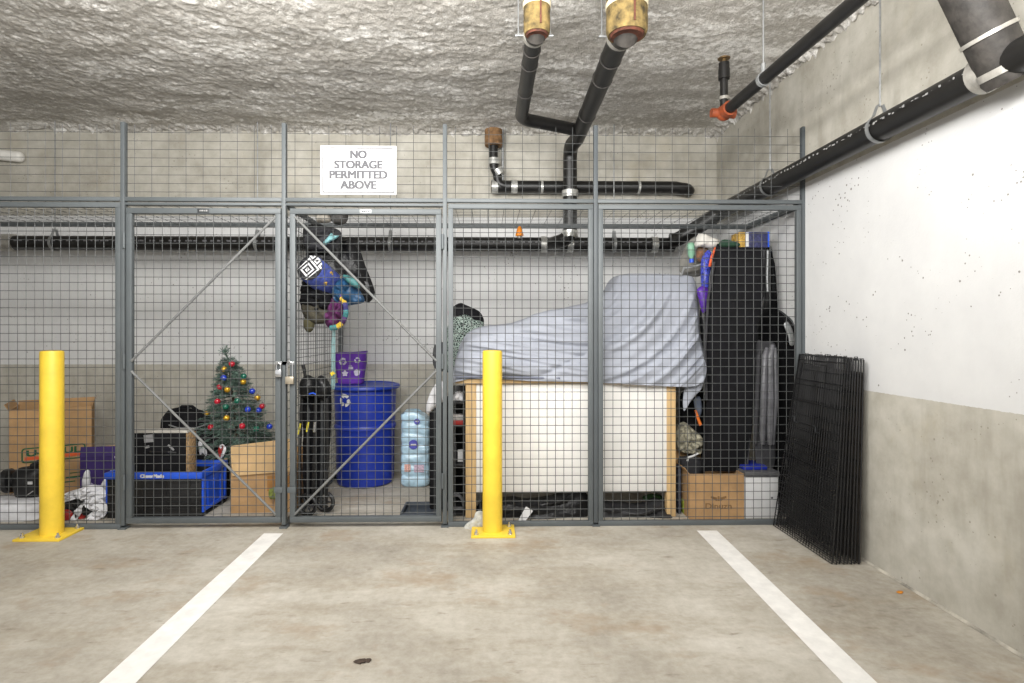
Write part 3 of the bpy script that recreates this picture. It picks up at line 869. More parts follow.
for xs2, nm in ((xl_, 'end_wall'), (xr_, 'end_wall')):
    sg = -1 if xs2 == xl_ else 1
    m = MB().b2((xs2 - .012, yc0 + .005, .03), (xs2, yc0 + dp - .005, hr - .04), .003)
    for y_ in (yc0 + .02, yc0 + dp - .02): m.box((xs2 + .004, y_, .14), (.016, .022, .22), bev=.004)
    m.box((xs2 + .004, yc0 + dp / 2, .045), (.016, dp - .04, .022), bev=.004)
    for k in range(3): m.box((xs2 + .003, yc0 + dp * (k + 1) / 4, .13), (.010, .010, .17))
    m.build(nm, BLUEPL, t)
m = MB(); z0 = hr - .042
m.b2((xl_ - .012, yc0 - .012, z0), (xr_ + .012, yc0 + .014, hr), .006); m.b2((xl_ - .012, yc0 + dp - .014, z0), (xr_ + .012, yc0 + dp + .012, hr), .006)
m.b2((xl_ - .012, yc0, z0), (xl_ + .012, yc0 + dp, hr), .006); m.b2((xr_ - .012, yc0, z0), (xr_ + .012, yc0 + dp, hr), .006)
m.build('rim', BLUEPL, t)
letters('CleverMade', .03, (W(152, 474, yc0 - .013).x, yc0 - .0128, hr - .021), (1, 0, 0), (0, 0, 1), WHITEPT, t, width=.145, bold=.002)

# black case standing in the crate
yk = 3.70; a = W(120, 431, yk); b = W(187, 431, yk)
t = thing('black_case', 'black fabric case with pale top edge and white stickers standing in the crate', 'case', ((a.x + b.x) / 2, yk + .1, .02))
MB().b2((a.x, yk, .02), (b.x, yk + .085, a.z - .01), .006).build('case_body', BLACKFAB, t)
MB().b2((a.x, yk - .004, a.z - .014), (b.x + .006, yk + .095, a.z), .002).build('lid_edge', M('pale_lid', (176, 172, 164), .6), t)
MB().b2((b.x - .004, yk - .004, .02), (b.x + .014, yk + .085, a.z - .016), .002).build('side_board', M('chipboard', (156, 128, 92), .9, var=.35, scale=60), t)
for (px, py, w_, h_, rz) in ((148.5, 438.5, .058, .05, 0.1), (171, 447.5, .05, .012, -.75), (147, 447, .03, .015, .3)):
    MB().box(W(px, py, yk - .002), (w_, .002, h_), Matrix.Rotation(-rz, 3, 'Y')).build('sticker', M('dull_sticker', (150, 150, 152), .5) if px < 148.6 and w_ > .05 else bpy.data.materials['dull_sticker'], t)
MB().tube([W(150, 452, yk - .004), W(168, 452, yk - .03), W(176, 453, yk - .004)], .008, 8).build('handle', BLACKPL, t)

# black bags behind
t = thing('duffel_bag', 'black duffel bag behind the case, against the back wall', 'bag', tuple(WZ(190, 485)))
pillow_mb([(163, 430), (165, 414), (174, 408), (188, 408), (204, 411), (212, 420), (214, 450), (212, 484), (166, 484), (162, 460)], 4.36, .14, .012, 10, 21, back=.12).build('bag_body', BLACKFAB, t)
MB().tube([W(166, 424, 4.26), W(178, 428, 4.21), W(196, 428, 4.21), W(208, 424, 4.24)], .006, 6).build('zip', GALV, t)
MB().tube([W(176, 411, 4.3), W(182, 406.5, 4.28), W(192, 406.5, 4.28), W(198, 411, 4.3)], .012, 8).build('handle', BLACKFAB, t)
t = thing('backpack', 'dark backpack with a pale patch slumped between crate and tree', 'bag', tuple(WZ(208, 500)))
pillow_mb([(191, 440), (200, 432), (216, 434), (226, 446), (228, 480), (226, 503), (196, 503), (190, 470)], 4.0, .06, .012, 10, 22, back=.10).build('bag_body', BLACKFAB, t)
pillow_mb([(198, 443), (201, 441), (203, 446), (207, 451), (206, 456), (203, 453), (200, 455), (199, 449)], 3.93, .008, .008, 24, 23).build('patch', WHITEPL, t)
pillow_mb([(219, 447), (222, 444), (225, 446), (226, 450), (223, 457), (220, 458), (221, 452)], 3.92, .01, .008, 24, 24).build('patch', WHITEPL, t)
pillow_mb([(218, 452), (219, 447), (221, 449), (223, 445), (223, 450), (221, 454), (220, 458)], 3.905, .006, .004, 24, 25).build('patch', REDPL, t)
MB().tube([W(226, 458, 3.93), W(224, 470, 3.92), W(223, 482, 3.92), W(221, 490, 3.94)], .012, 8).build('strap', M('tan_strap', (150, 130, 104), .8), t)

# brown carton beneath the tree
yy = 3.67; a = W(231, 512, yy)
cb, at, R = carton('cardboard_box', 'brown cardboard box with a raised front flap under the tree branches', a.x, yy, .40, .30, .27, radians(3), CARD, (('back', .10, 80),))
A = [at(.012, -.012, .245), at(.40, -.016, .27), at(.405, .05, .475), at(-.028, .06, .425)]
MB().add(A + [v + Vector((0, .006, 0)) for v in A], [(0, 1, 2, 3), (7, 6, 5, 4), (0, 4, 5, 1), (1, 5, 6, 2), (2, 6, 7, 3), (3, 7, 4, 0)]).build('front_flap', CARTON2, cb, smooth=False)
MB().box(at(.30, -.003, .19), (.14, .003, .10), R).build('opening', CARDIN, cb)
tagged(pillow_mb([(269, 490), (274, 487), (277, 488), (277, 497), (272, 499), (269, 497)], 3.655, .004, .002, 20, 3, back=.006), 'green_wrapper', M('green_wrapper', (110, 120, 56), .5, var=.3, scale=60), 'green and yellow wrapper showing at the side of the tree box', 'wrapper')

# ---------------------------------------------------------------- christmas tree
yt = 4.12
NEED = M('tree_needles', (88, 108, 98), 0.7, var=0.45, scale=14)
tb = W(238, 440, yt); apex = W(229, 366, yt); tip = W(224, 350, yt)
t = thing('christmas_tree', 'small artificial christmas tree with bare tip, hung with coloured baubles', 'christmas tree', (tb.x, yt, 0))
MB().tube([(tb.x, yt, .0), (tb.x, yt, tb.z - .1), tb, apex], [.016, .016, .014, .006], 8).build('trunk', M('trunk_brown', (70, 56, 44), .9), t)
for k in range(4):
    a_ = k * pi / 2 + .4
    MB().tube([(tb.x, yt, .12), (tb.x + .16 * cos(a_), yt + .16 * sin(a_), .01)], .009, 6).build('stand_leg', BLACKPL, t)
rt = random.Random(11)


def sprig(mbx, base, d, L, nn, nl):
    d = d.normalized(); s = d.orthogonal().normalized(); u = d.cross(s)
    vs = []; fs = []
    for k in range(nn):
        f = rt.random(); p = base + d * L * f
        a_ = rt.random() * 2 * pi; o = (s * cos(a_) + u * sin(a_)) * .8 + d * rt.uniform(.3, .9)
        o.normalize(); w_ = o.cross(d)
        if w_.length < 1e-4: continue
        w_.normalize(); w_ *= .0016; e_ = p + o * nl * rt.uniform(.7, 1.2) * (1 - .4 * f)
        i = len(vs); vs += [p - w_, p + w_, e_]; fs.append((i, i + 1, i + 2))
    mbx.add(vs, fs)
    mbx.tube([base, base + d * L], .002, 4, cap=False)


fol = MB()
H0 = tb.z - .09; H1 = apex.z
for k in range(760):
    h = rt.random() ** 1.25
    z = ln(H0, H1, h)
    cx = ln(tb.x, apex.x, h); rad = ln(.29, .045, h)
    a_ = rt.random() * 2 * pi
    L = rad * rt.uniform(.75, 1.08)
    d = Vector((cos(a_), sin(a_) * .85, -.25 + .25 * rt.random()))
    st = rt.uniform(.25, .6)
    b_ = Vector((cx, yt, z + .05)) + d * L * st
    sprig(fol, b_, d + Vector((rt.uniform(-.3, .3), rt.uniform(-.3, .3), rt.uniform(-.2, .3))), L * (1 - st) + .02, 44, .032)
fol.build('foliage', NEED, t, smooth=False)
tf = MB()
MB().tube([apex, ln(apex, tip, .5) + Vector((.01, 0, 0)), tip], .004, 6).build('tip_stem', M('stem_green', (60, 70, 58), .8), t)
for k in range(26): sprig(tf, ln(apex, tip, .55 + .4 * rt.random()) , Vector((rt.uniform(-.7, .5), rt.uniform(-.5, .5), rt.uniform(.3, 1))), .05, 10, .022)
tf.build('tip_tuft', NEED, t, smooth=False)
BC = {'red': M('red_bauble', (176, 30, 48), .18, var=.03, coat=.6), 'gold': M('gold_bauble', (206, 160, 50), .25, .5, var=.05), 'blue': M('blue_bauble', (34, 62, 178), .18, var=.03, coat=.6), 'green': M('green_bauble', (24, 96, 76), .2, var=.03, coat=.6)}
baubles = [
 (198, 148, 'red', 'red bauble nearest the bare tip of the tree'), (150, 182, 'gold', 'dull gold bauble left of the topmost red bauble'),
 (147, 235, 'blue', 'blue bauble highest of the blue ones on the tree'), (272, 225, 'green', 'green bauble highest of the green ones, above a gold bauble'),
 (268, 260, 'gold', 'gold bauble hanging just under the highest green bauble'), (122, 292, 'red', 'red bauble hanging below the highest blue bauble at the tree edge'),
 (170, 308, 'gold', 'gold bauble beside the second highest red bauble, mid tree'), (325, 318, 'blue', 'blue bauble above the gold one at the tree edge nearest the gate lock'),
 (100, 328, 'green', 'green bauble between two red ones at the outer tree edge'), (357, 357, 'gold', 'gold bauble at the tree edge nearest the gate lock'),
 (108, 382, 'red', 'red bauble hanging right under the edge green bauble'), (388, 410, 'red', 'red bauble at the tree edge nearest the lock, under the gold one'),
 (232, 378, 'green', 'green bauble in the very middle of the tree'), (297, 432, 'blue', 'blue bauble midway down the tree with a bright highlight'),
 (365, 437, 'blue', 'blue bauble tucked under the red one near the lock side edge'), (165, 485, 'gold', 'large gold bauble low on the tree front'),
 (45, 455, 'gold', 'gold bauble at the low tree edge above the duffel bag'), (262, 535, 'red', 'red bauble low on the tree just above the box flap'),
 (67, 542, 'red', 'red bauble low on the tree above the lowest blue bauble'), (350, 552, 'green', 'green bauble resting by the box flap, lowest of the green'),
 (432, 538, 'blue', 'blue bauble at the lowest branch tip beside the gate post'), (37, 585, 'blue', 'blue bauble lowest of all, over the backpack'),
 (160, 415, 'green', 'dark green bauble between the edge red and large gold baubles')]
first = None
for bx_, by_, c_, lab in baubles:
    px, py = 200 + bx_ / 6.21, 340 + by_ / 6.21
    h = (W(px, py, yt).z - H0) / (H1 - H0); rad = ln(.28, .045, max(0, min(1, h)))
    dx = W(px, py, yt).x - ln(tb.x, apex.x, h)
    dy = sqrt(max(0, rad * rad - dx * dx))
    p = W(px, py, yt - dy * .85 - .035)
    o = thing('bauble', lab, 'bauble', tuple(p), 'baubles on the christmas tree')
    MB().ball(p, .0215, 18).build('globe', BC[c_], o)
    MB().cyl(p + Vector((0, 0, .02)), p + Vector((0, 0, .027)), .006, seg=10).build('cap', CHROME, o)
    MB().tube([p + Vector((0, 0, .027)), p + Vector((.002, .01, .04)), p + Vector((.004, .03, .045))], .0012, 4).build('hook', CHROME, o)

# ---------------------------------------------------------------- bags hung on the divider
MINX[0] = xd + .018
YH = 3.72
t = thing('charcoal_bag', 'charcoal drawstring bag with aqua ribbon hung at the top of the divider', 'bag', tuple(W(320, 236, YH)))
pillow_mb([(303, 229), (312, 224), (326, 226), (340, 231), (341, 242), (332, 250), (318, 251), (305, 247)], YH - .06, .07, .02, 16, 31, crease=(20, 20)).build('bag_body', DARKGREY, t)
AQUA = M('aqua_ribbon', (110, 156, 160), .6, var=.2, scale=30)
pillow_mb([(323, 243), (328, 237), (331, 233), (334, 235), (339, 236), (334, 240), (331, 241), (326, 245)], YH - .145, .02, .01, 20, 32).build('ribbon', AQUA, t)
t = thing('grey_hood', 'soft grey fleece bundle stuffed under the mesh top above the black bag', 'bundle', tuple(W(340, 215, YH)))
pillow_mb([(331, 210), (338, 208.5), (346, 210), (348, 216), (345, 223), (337, 225), (331, 220)], YH - .06, .06, .012, 14, 33).build('fleece', M('grey_fleece', (92, 90, 88), .95, var=.2, scale=30, bump=.6), t)
tagged(pillow_mb([(316, 216), (322, 213), (330, 214), (331, 221), (324, 223), (317, 222)], YH - .06, .05, .014, 16, 34), 'pale_bundle', M('pale_cloth', (168, 162, 152), .9, var=.25, scale=30), 'small pale crumpled cloth beside the grey fleece bundle at the top', 'cloth')
tagged(pillow_mb([(300, 240), (312, 246), (332, 236), (345, 238), (356, 239), (364, 262), (371, 280), (375, 294), (368, 303), (360, 296), (346, 282), (330, 290), (318, 306), (302, 306), (299, 270)], YH + .08, .08, .022, 8, 35, crease=(14, 5)), 'bin_liner', BLACKSH, 'big black sack hanging slanted behind the blue patterned roll', 'sack')
# blue roll with black and white end
t = thing('sleeping_bag', 'rolled blue sleeping bag with black and white key pattern end', 'sleeping bag', tuple(W(322, 280, YH - .12)))
a = W(310, 268, YH - .24); b = W(341, 294, YH + .16)
d = (b - a).normalized()
NAVY = M('blue_patterned_cloth', (66, 80, 150), .75, var=.35, scale=26)
MB().tube([a, a + d * .01, ln(a, b, .4), ln(a, b, .8), b], [.080, .086, .090, .088, .07], 28).build('roll', NAVY, t)
YEL = M('ochre_print', (176, 142, 60), .8)
rp_ = random.Random(5); s = d.cross(Vector((0, 0, 1))).normalized(); u_ = s.cross(d)
for k in range(13):
    f = rp_.uniform(.22, .9); an = radians(rp_.uniform(90, 290)); o_ = (s * cos(an) + u_ * sin(an)); o_ = o_ if o_.y < 0 else -o_; rr2 = .089
    q = ln(a, b, f) + o_ * rr2
    m = MB(); m.tube([q - d * .014, q + o_.cross(d) * .012, q + d * .014], .006, 5); m.build('print_mark', YEL, t)
nrm = -d; u1 = nrm.cross(Vector((0, 0, 1))).normalized() * -1; v1 = u1.cross(nrm) * -1
u1 = s; v1 = u_
ang = radians(45); ud = u1 * cos(ang) + v1 * sin(ang); vd = v1 * cos(ang) - u1 * sin(ang)
e0 = a - d * .001
m = MB().cyl(e0, e0 - d * .004, .083, seg=28); endd = m.build('end_cap', M('end_black', (28, 28, 32), .8), t)
m = MB(); WW = M('key_white', (216, 216, 218), .8)
OE = e0 - d * .0046
for cx_, cy_, hs in ((-.018, .0, .058), (-.018, 0, .034), (-.018, 0, .012), (.064, 0, .018), (.064, .05, .018), (.064, -.05, .018)):
    sq = lambda h_: [(cx_ - h_, cy_ - h_), (cx_ + h_, cy_ - h_), (cx_ + h_, cy_ + h_), (cx_ - h_, cy_ + h_)]
    mk = lambda Q: [OE + (ud * x + vd * y) * min(1, .082 / max(1e-6, sqrt(x * x + y * y))) for x, y in Q]
    m.add(mk(sq(hs)) + mk(sq(max(.0, hs - .011))), [(i, (i + 1) % 4, 4 + (i + 1) % 4, 4 + i) for i in range(4)])
m.build('key_pattern', WW, endd)
tagged(pillow_mb([(334, 284), (344, 277), (352, 281), (362, 294), (364, 302), (352, 305), (340, 306), (332, 296)], YH - .10, .07, .02, 16, 36, crease=(20, 14)), 'stuff_sack', M('petrol_blue_nylon', (30, 66, 98), .45, var=.2, scale=14), 'petrol blue stuff sack at the low end of the patterned roll', 'sack')
tagged(pillow_mb([(343, 275), (350, 276), (357, 280), (360, 288), (354, 287), (346, 281)], YH - .16, .03, .006, 12, 37), 'teal_pouch', M('teal_nylon', (60, 112, 112), .5), 'small teal pouch on top of the petrol blue stuff sack', 'pouch')
tagged(pillow_mb([(299, 282), (310, 280), (328, 290), (334, 300), (330, 312), (312, 312), (299, 308)], YH - .06, .08, .025, 18, 38, crease=(20, 20)), 'dark_bundle', BLACKFAB, 'black cloth bundle hanging directly under the blue patterned roll', 'bundle')
t = thing('camouflage_bag', 'olive and brown camouflage bag dangling lowest beside the gate frame', 'bag', tuple(W(314, 318, YH)))
CAMO = M('camouflage', (58, 55, 46), .9, var=.6, scale=26)
pillow_mb([(302, 300), (316, 298), (332, 302), (337, 312), (333, 322), (318, 324), (308, 322), (302, 312)], YH - .06, .06, .016, 14, 39).build('bag_body', CAMO, t)
pillow_mb([(305, 318), (312, 316), (315, 322), (312, 331), (307, 332), (304, 326)], YH - .06, .04, .008, 14, 40).build('bag_end', M('olive_cloth', (84, 80, 56), .9, var=.3), t)
t = thing('colourful_backpack', 'purple backpack with yellow and teal patches hanging under the stuff sack', 'bag', tuple(W(338, 312, YH)))
pillow_mb([(324, 310), (330, 300), (337, 294), (343, 300), (345, 312), (343, 324), (335, 329), (326, 325)], YH - .10, .05, .022, 20, 41, crease=(30, 20)).build('bag_body', M('plum_fabric', (78, 32, 74), .8, var=.3, scale=22), t)
RC = [(336, 294), (341, 297), (344.5, 303), (346, 310), (345, 317), (342, 323), (337, 327), (331, 328)]
for k, c_ in enumerate(((78, 60, 120), (190, 160, 50), (52, 50, 100), (58, 120, 122), (70, 40, 92), (196, 164, 48), (56, 116, 118))):
    (xa1, ya1), (xb1, yb1_) = RC[k], RC[k + 1]
    MB().tube([W(xa1, ya1, YH - .13), W(ln(xa1, xb1, .5) + .4, ln(ya1, yb1_, .5), YH - .14), W(xb1, yb1_, YH - .13)], .017, 10).build('edge_patch', M('edge_patch_%d' % k, c_, .8, var=.2), t)
tagged(MB().tube([W(334, 326, YH - .10), W(333.4, 345, YH - .05), W(333.2, 370, YH), W(333, 389, YH + .02)], [.010, .013, .014, .013], 6), 'webbing_strap', M('pale_teal_strap', (140, 176, 178), .8, var=.15), 'long pale teal strap hanging beside the purple tub', 'strap')
tagged(MB().box(W(332.5, 373.5, YH - .03), (.026, .006, .022), Matrix.Rotation(-.6, 3, 'Y')), 'yellow_tag', M('yellow_tag', (222, 196, 40), .5), 'small yellow tag on the pale teal strap', 'tag')

# ---------------------------------------------------------------- folded stroller
YS = 3.66
t = thing('folded_stroller', 'folded black stroller standing upright against the divider', 'stroller', tuple(WZ(314, 518)))
for k, (x0, y0, x1, y1) in enumerate(((302, 392, 300, 505), (309, 390, 308, 500), (316, 392, 313, 500), (322, 396, 321, 505), (327, 398, 326, 508))):
    MB().tube([W(x0, y0, YS - .05 + .05 * (k % 2)), W(ln(x0, x1, .5) + (k - 2) * .6, ln(y0, y1, .5), YS - .07 + .05 * (k % 2)), W(x1, y1, YS - .03 + .04 * (k % 2))], .0105, 10).build('frame_tube', DARKST if k % 2 else BLACKPL, t)
pillow_mb([(300, 384), (310, 378), (322, 380), (331, 392), (330, 440), (326, 480), (318, 500), (302, 500), (299, 440)], YS + .05, .06, .018, 9, 44, crease=(22, 4)).build('seat_fabric', BLACKFAB, t)
pillow_mb([(299, 386), (303, 377), (309, 375), (315, 380), (316, 392), (309, 398), (301, 396)], YS - .06, .05, .01, 12, 45).build('hood', BLACKSH, t)
pillow_mb([(314, 384), (319, 376), (326, 378), (331, 388), (328, 398), (317, 398)], YS - .03, .05, .01, 12, 46).build('hood', BLACKSH, t)
for px, py, r_, yy_ in ((307, 506, .075, YS - .06), (325, 503, .07, YS + .02), (307, 497, .055, YS + .08)):
    c_ = W(px, py, yy_); c_.z = max(c_.z, r_)
    ring = [c_ + Vector((cos(a_) * r_ * .82, -.25 * cos(a_) * r_, sin(a_) * r_ * .82)) for a_ in [2 * pi * k / 24 for k in range(24)]]
    wh = MB().tube(ring, r_ * .18, 8, closed=True).build('wheel', BLACKPL, t)
    m = MB()
    for k in range(0, 24, 4): m.cyl(c_, ring[k], .005, seg=6)
    m.ball(c_, .016, 10); m.build('hub', DARKST, wh)
MB().tube([W(307, 384, YS), W(304.5, 372, YS), W(303, 365, YS)], [.008, .011, .013], 8).build('handle', BLACKPL, t)
for px, py, h_ in ((299.3, 429, .07), (307.6, 427, .062)):
    MB().box(W(px, py, YS - .095), (.011, .004, h_), Matrix.Rotation(.15, 3, 'Y')).build('reflector_strip', M('reflective_yellow', (214, 200, 50), .5) if px < 300 else bpy.data.materials['reflective_yellow'], t)
MB().cyl(W(315, 422, YS - .08), W(314.2, 432, YS - .08), .009, seg=10).build('joint', CHROME, t)
MB().tube([W(309, 394, YS - .115), W(313, 393, YS - .12), W(316, 394.5, YS - .115)], .005, 6).build('blue_trim', BLUEPL, t)

MINX[0] = None
# ---------------------------------------------------------------- recycling barrel
bc = W(365.5, 440, 4.43); bx_, by_ = bc.x, 4.43
t = thing('recycling_barrel', 'royal blue plastic barrel with lid and white recycling emblem', 'barrel', (bx_, by_, 0))
MB().lathe([(.0, .0), (.20, .0), (.215, .012), (.222, .06), (.224, .22), (.226, .40), (.229, .425), (.238, .437), (.238, .455), (.229, .468), (.231, .50), (.236, .66), (.238, .70), (.238, .735)], (bx_, by_, 0), 56).build('barrel_body', BARREL, t)
MB().lathe([(.23, .735), (.262, .737), (.268, .742), (.268, .756), (.262, .766), (.235, .772), (.228, .764), (.12, .76), (0, .76)], (bx_, by_, 0), 56).build('lid', M('deep_blue_lid', (26, 54, 150), .35, var=.1, scale=6), t)


def recycle(mbx, place, r):
    """three chasing curved arrows; place(x, y) -> point"""
    for k in range(3):
        a0 = 90 + 120 * k
        pol = lambda rad, a: place(r * rad * cos(radians(a)), r * rad * sin(radians(a)))
        n = 6; V = []
        for i in range(n + 1):
            a = a0 - 52 + 68 * i / n; V += [pol(.50, a), pol(.98, a)]
        mbx.add(V, [(2 * i, 2 * i + 1, 2 * i + 3, 2 * i + 2) for i in range(n)])
        mbx.add([pol(.30, a0 + 16), pol(1.18, a0 + 16), pol(.80, a0 + 52)], [(0, 1, 2)])
    return mbx


th0 = atan2(-1, 0)
fc = W(344.8, 400.5, 4.22); dxx = fc.x - bx_; thc = -pi / 2 + math.asin(max(-1, min(1, dxx / .238))); zc_ = fc.z


def onbar(x, y): return Vector((bx_ + .2395 * cos(thc + x / .238), by_ + .2395 * sin(thc + x / .238), zc_ + y))


recycle(MB(), onbar, .050).build('recycling_emblem', WHITEPT, t, smooth=False)

# purple tub on the lid
yp = 4.50; z0 = .765
a = W(337.5, 381, yp); b = W(361.5, 381, yp); A = W(332.3, 352.5, yp); B = W(366, 351.5, yp)
t = thing('purple_bag', 'bright purple reusable bag with white printed motifs standing on the barrel lid', 'bag', ((a.x + b.x) / 2, yp + .05, z0))
zt2 = A.z; hw0 = (b.x - a.x) / 2; hw1 = (B.x - A.x) / 2; cx = (a.x + b.x) / 2; cxt = (A.x + B.x) / 2


def bagp(u, v):
    # closed loop cross-section, tapering
    ang = 2 * pi * u; k = 4.0
    sx = math.copysign(abs(cos(ang)) ** (2 / k), cos(ang)); sy = math.copysign(abs(sin(ang)) ** (2 / k), sin(ang))
    wv = .004 * noise.noise(Vector((u * 9, v * 4, 3)))
    lift = .012 * max(0, sx) * v * v - (.006 if v > .9 and sy < 0 else 0)
    return Vector((ln(cx, cxt, v) + sx * (ln(hw0, hw1, v) + wv), yp + .05 + sy * (.075 + wv), z0 + (zt2 - z0) * v + lift))


MB().grid(bagp, 49, 12).add([bagp(k / 24, 0) for k in range(24)], [tuple(range(24))]).build('bag_body', PURPLE2, t)
WHP = M('white_print', (206, 200, 216), .7)
for k, (px, py, r_) in enumerate(((342.8, 361.5, .030), (357.3, 360.2, .024), (345, 373.5, .028), (357, 372.5, .026))):
    q = W(px, py, yp - .028)
    pl = lambda x, y, q=q: q + Vector((x, 0, y))
    m = MB()
    if k == 0: recycle(m, pl, r_)
    elif k == 1: recycle(m, pl, r_)
    elif k == 2:
        st = [((r_ if i % 2 == 0 else r_ * .62) * cos(radians(36 * i + 90)), (r_ if i % 2 == 0 else r_ * .62) * sin(radians(36 * i + 90))) for i in range(10)]
        m.add([pl(*p) for p in st], [tuple(range(10))])
    else:
        st = [(.024 * cos(a_) * (1 + .12 * sin(5 * a_)), .026 * sin(a_) * (1 + .1 * cos(3 * a_))) for a_ in [2 * pi * i / 20 for i in range(20)]]
        m.add([pl(*p) for p in st], [tuple(range(20))])
    m.build('printed_motif', WHP, t, smooth=False)
q = W(350.8, 368, yp - .028); MB().box(q, (.036, .001, .018)).box(q + Vector((-.004, 0, .016)), (.024, .001, .006)).build('printed_motif', WHP, t)

# ---------------------------------------------------------------- bottled water pack
yw = 4.30
a = W(401, 480.5, yw); b = W(430, 480.5, yw); z1 = W(415, 411, yw).z
t = thing('water_bottle_pack', 'pale blue shrink wrapped pack of water bottles standing on end by the wall', 'water pack', ((a.x + b.x) / 2, yw + .1, 0))
FILM = M('pale_blue_film', (176, 206, 224), .28, var=.14, scale=14, coat=.25)
nb = 7; zz1 = z1; cxw = (a.x + b.x) / 2; hww = (b.x - a.x) / 2


def wrapp(u, v):
    an = 2 * pi * u; k = 5.0; f = v * nb
    s1 = abs(sin(pi * f)) ** .6
    sc_ = .945 + .055 * s1
    if v < .03: sc_ *= .9 + v * 3
    if v > .97: sc_ *= .80
    sx = math.copysign(abs(cos(an)) ** (2 / k), cos(an)); sy = math.copysign(abs(sin(an)) ** (2 / k), sin(an))
    x = cxw + sx * hww * sc_; y = yw + .05 + sy * .10 * (.86 + .14 * s1)
    top_ = (zz1 - .05 * max(0, sx) * 1.0) if v > .5 else zz1
    z = .004 + (ln(zz1, top_, v) - .004) * v
    w_ = .006 * noise.noise(Vector((x * 22, y * 12, z * 26)))
    return Vector((x, y + w_, z))


g = MB().grid(wrapp, 65, 73)
g.add([wrapp(k / 32, 1) for k in range(32)], [tuple(range(32))]).build('film_wrap', FILM, t, angle=180)
VIO = M('violet_label', (82, 84, 172), .5, var=.15, scale=60)
for px, py, r_ in ((413.5, 444.5, .036), (417, 421.5, .022)):
    q = W(px, py, yw - .054); m = MB(); m.lathe([(0, .0), (r_ * .7, .001), (r_, 0.004)], q, 20, Matrix.Rotation(pi / 2, 3, 'X')); lb = m.build('round_label', VIO, t)
    MB().box(q + Vector((0, -.004, 0)), (r_ * 1.1, .001, r_ * .28)).build('label_text', WHITEPT, lb)
for px, py, w_, h_, c_ in ((407.5, 468, .045, .055, (222, 170, 160)), (419, 468.5, .075, .055, (200, 178, 196))):
    MB().box(W(px, py, yw - .054), (w_, .006, h_)).build('paper_label', M('label_%d' % px, c_, .5, var=.25, scale=70), t)

# ---------------------------------------------------------------- things between gate and bench
t = thing('dark_suitcase', 'tall narrow black suitcase with yellow edge standing between water pack and bench', 'suitcase', tuple(WZ(439, 515)))
a = W(429.5, 515, 3.68); b = W(449, 515, 3.68); z1 = W(439, 401, 3.68).z
MB().b2((a.x, 3.66, .012), (b.x, 3.98, z1), .02).build('case_shell', BLACKFAB, t)
MB().box((ln(a.x, b.x, .42), 3.655, .30), (.008, .01, .54)).build('edge_piping', M('yellow_piping', (170, 160, 60), .7), t)
for x in (a.x + .02, b.x - .02): MB().cyl((x, 3.70, .012), (x, 3.73, .012), .012, seg=12).build('caster', BLACKPL, t)
tagged(pillow_mb([(426, 408), (429, 396), (434, 386), (440, 381), (446, 386), (444, 400), (436, 407), (428, 414)], 3.66, .03, .012, 12, 51), 'white_cloth', WHITEPL, 'white cloth corner draped over the narrow black suitcase', 'cloth')
t = thing('plastic_tray', 'low dark grey plastic tray on the floor just inside the gate', 'tray', tuple(WZ(418, 518)))
a = W(400, 522, 3.50); b = W(438, 522, 3.50)
m = MB(); N = 40
MB().b2((a.x, 3.48, .0), (b.x, 3.74, .02), .009).build('tray_floor', M('slate_plastic', (58, 64, 72), .5), t)
m = MB()
for lo, hi in (((a.x, 3.48, .01), (b.x, 3.495, .05)), ((a.x, 3.725, .01), (b.x, 3.74, .05)), ((a.x, 3.48, .01), (a.x + .015, 3.74, .05)), ((b.x - .015, 3.48, .01), (b.x, 3.74, .05))): m.b2(lo, hi, .006)
m.build('rim', bpy.data.materials['slate_plastic'], t)

t = thing('storage_rack', 'narrow black shelf rack squeezed between gate post and white bench', 'rack', tuple(WZ(457, 515)))
a = W(449.5, 515, 3.60); b = W(465, 515, 3.60)
zs = [W(457, q, 3.60).z for q in (402, 425, 464)] + [.02]
for z in zs: MB().b2((a.x, 3.58, z - .012), (b.x, 3.95, z), .002).build('shelf', BLACKPL, t)
MB().b2((a.x, 3.94, .0), (b.x, 3.955, .80), .002).build('back_panel', BLACKPL, t)
for x in (a.x + .006, b.x - .006):
    for y_ in (3.586, 3.944): MB().box((x, y_, .40), (.012, .012, .80)).build('upright', BLACKPL, t)
tagged(pillow_mb([(452, 399), (455, 393), (460, 391), (464, 395), (464, 401), (458, 401.5), (453, 401.5)], 3.64, .04, .012, 20, 52), 'crumpled_cloth', WHITEPL, 'crumpled white cloth on the topmost shelf of the narrow rack', 'cloth')
t = thing('food_packet', 'red and white packet on the second shelf of the narrow rack', 'packet', tuple(W(457, 424, 3.62)))
a = W(450, 424, 3.60); b = W(464.5, 414, 3.60)
MB().b2((a.x, 3.60, zs[1]), (b.x, 3.68, zs[1] + .030), .003).build('packet_base', REDPL, t)
MB().b2((a.x, 3.60, zs[1] + .030), (b.x, 3.68, zs[1] + .062), .003).build('packet_top', M('dull_white', (176, 172, 170), .6, var=.2, scale=40), t)
tagged(MB().box(W(461, 455, 3.64) + Vector((0, 0, -.004)), (.042, .02, .078), bev=.002), 'white_box', WHITEPT, 'small white box standing on the third shelf of the narrow rack', 'box')
tagged(pillow_mb([(450, 462), (450, 440), (453, 432), (456, 440), (457, 462)], 3.66, .03, .008, 14, 53), 'grey_pouch', DARKGREY, 'dark grey pouch beside the small white box on the rack', 'pouch')
cc = W(456, 507, 3.62)
hose = [cc + Vector((.045 * cos(a_) * 1.1, .012 * k / 30, .075 * sin(a_))) for k, a_ in enumerate([2 * pi * q / 24 for q in range(72)])]
for q in hose: q.z = max(q.z, .035)
tagged(MB().tube(hose, .009, 8), 'coiled_hose', M('grey_hose', (92, 92, 94), .5), 'coiled grey hose on the lowest shelf of the rack', 'hose')

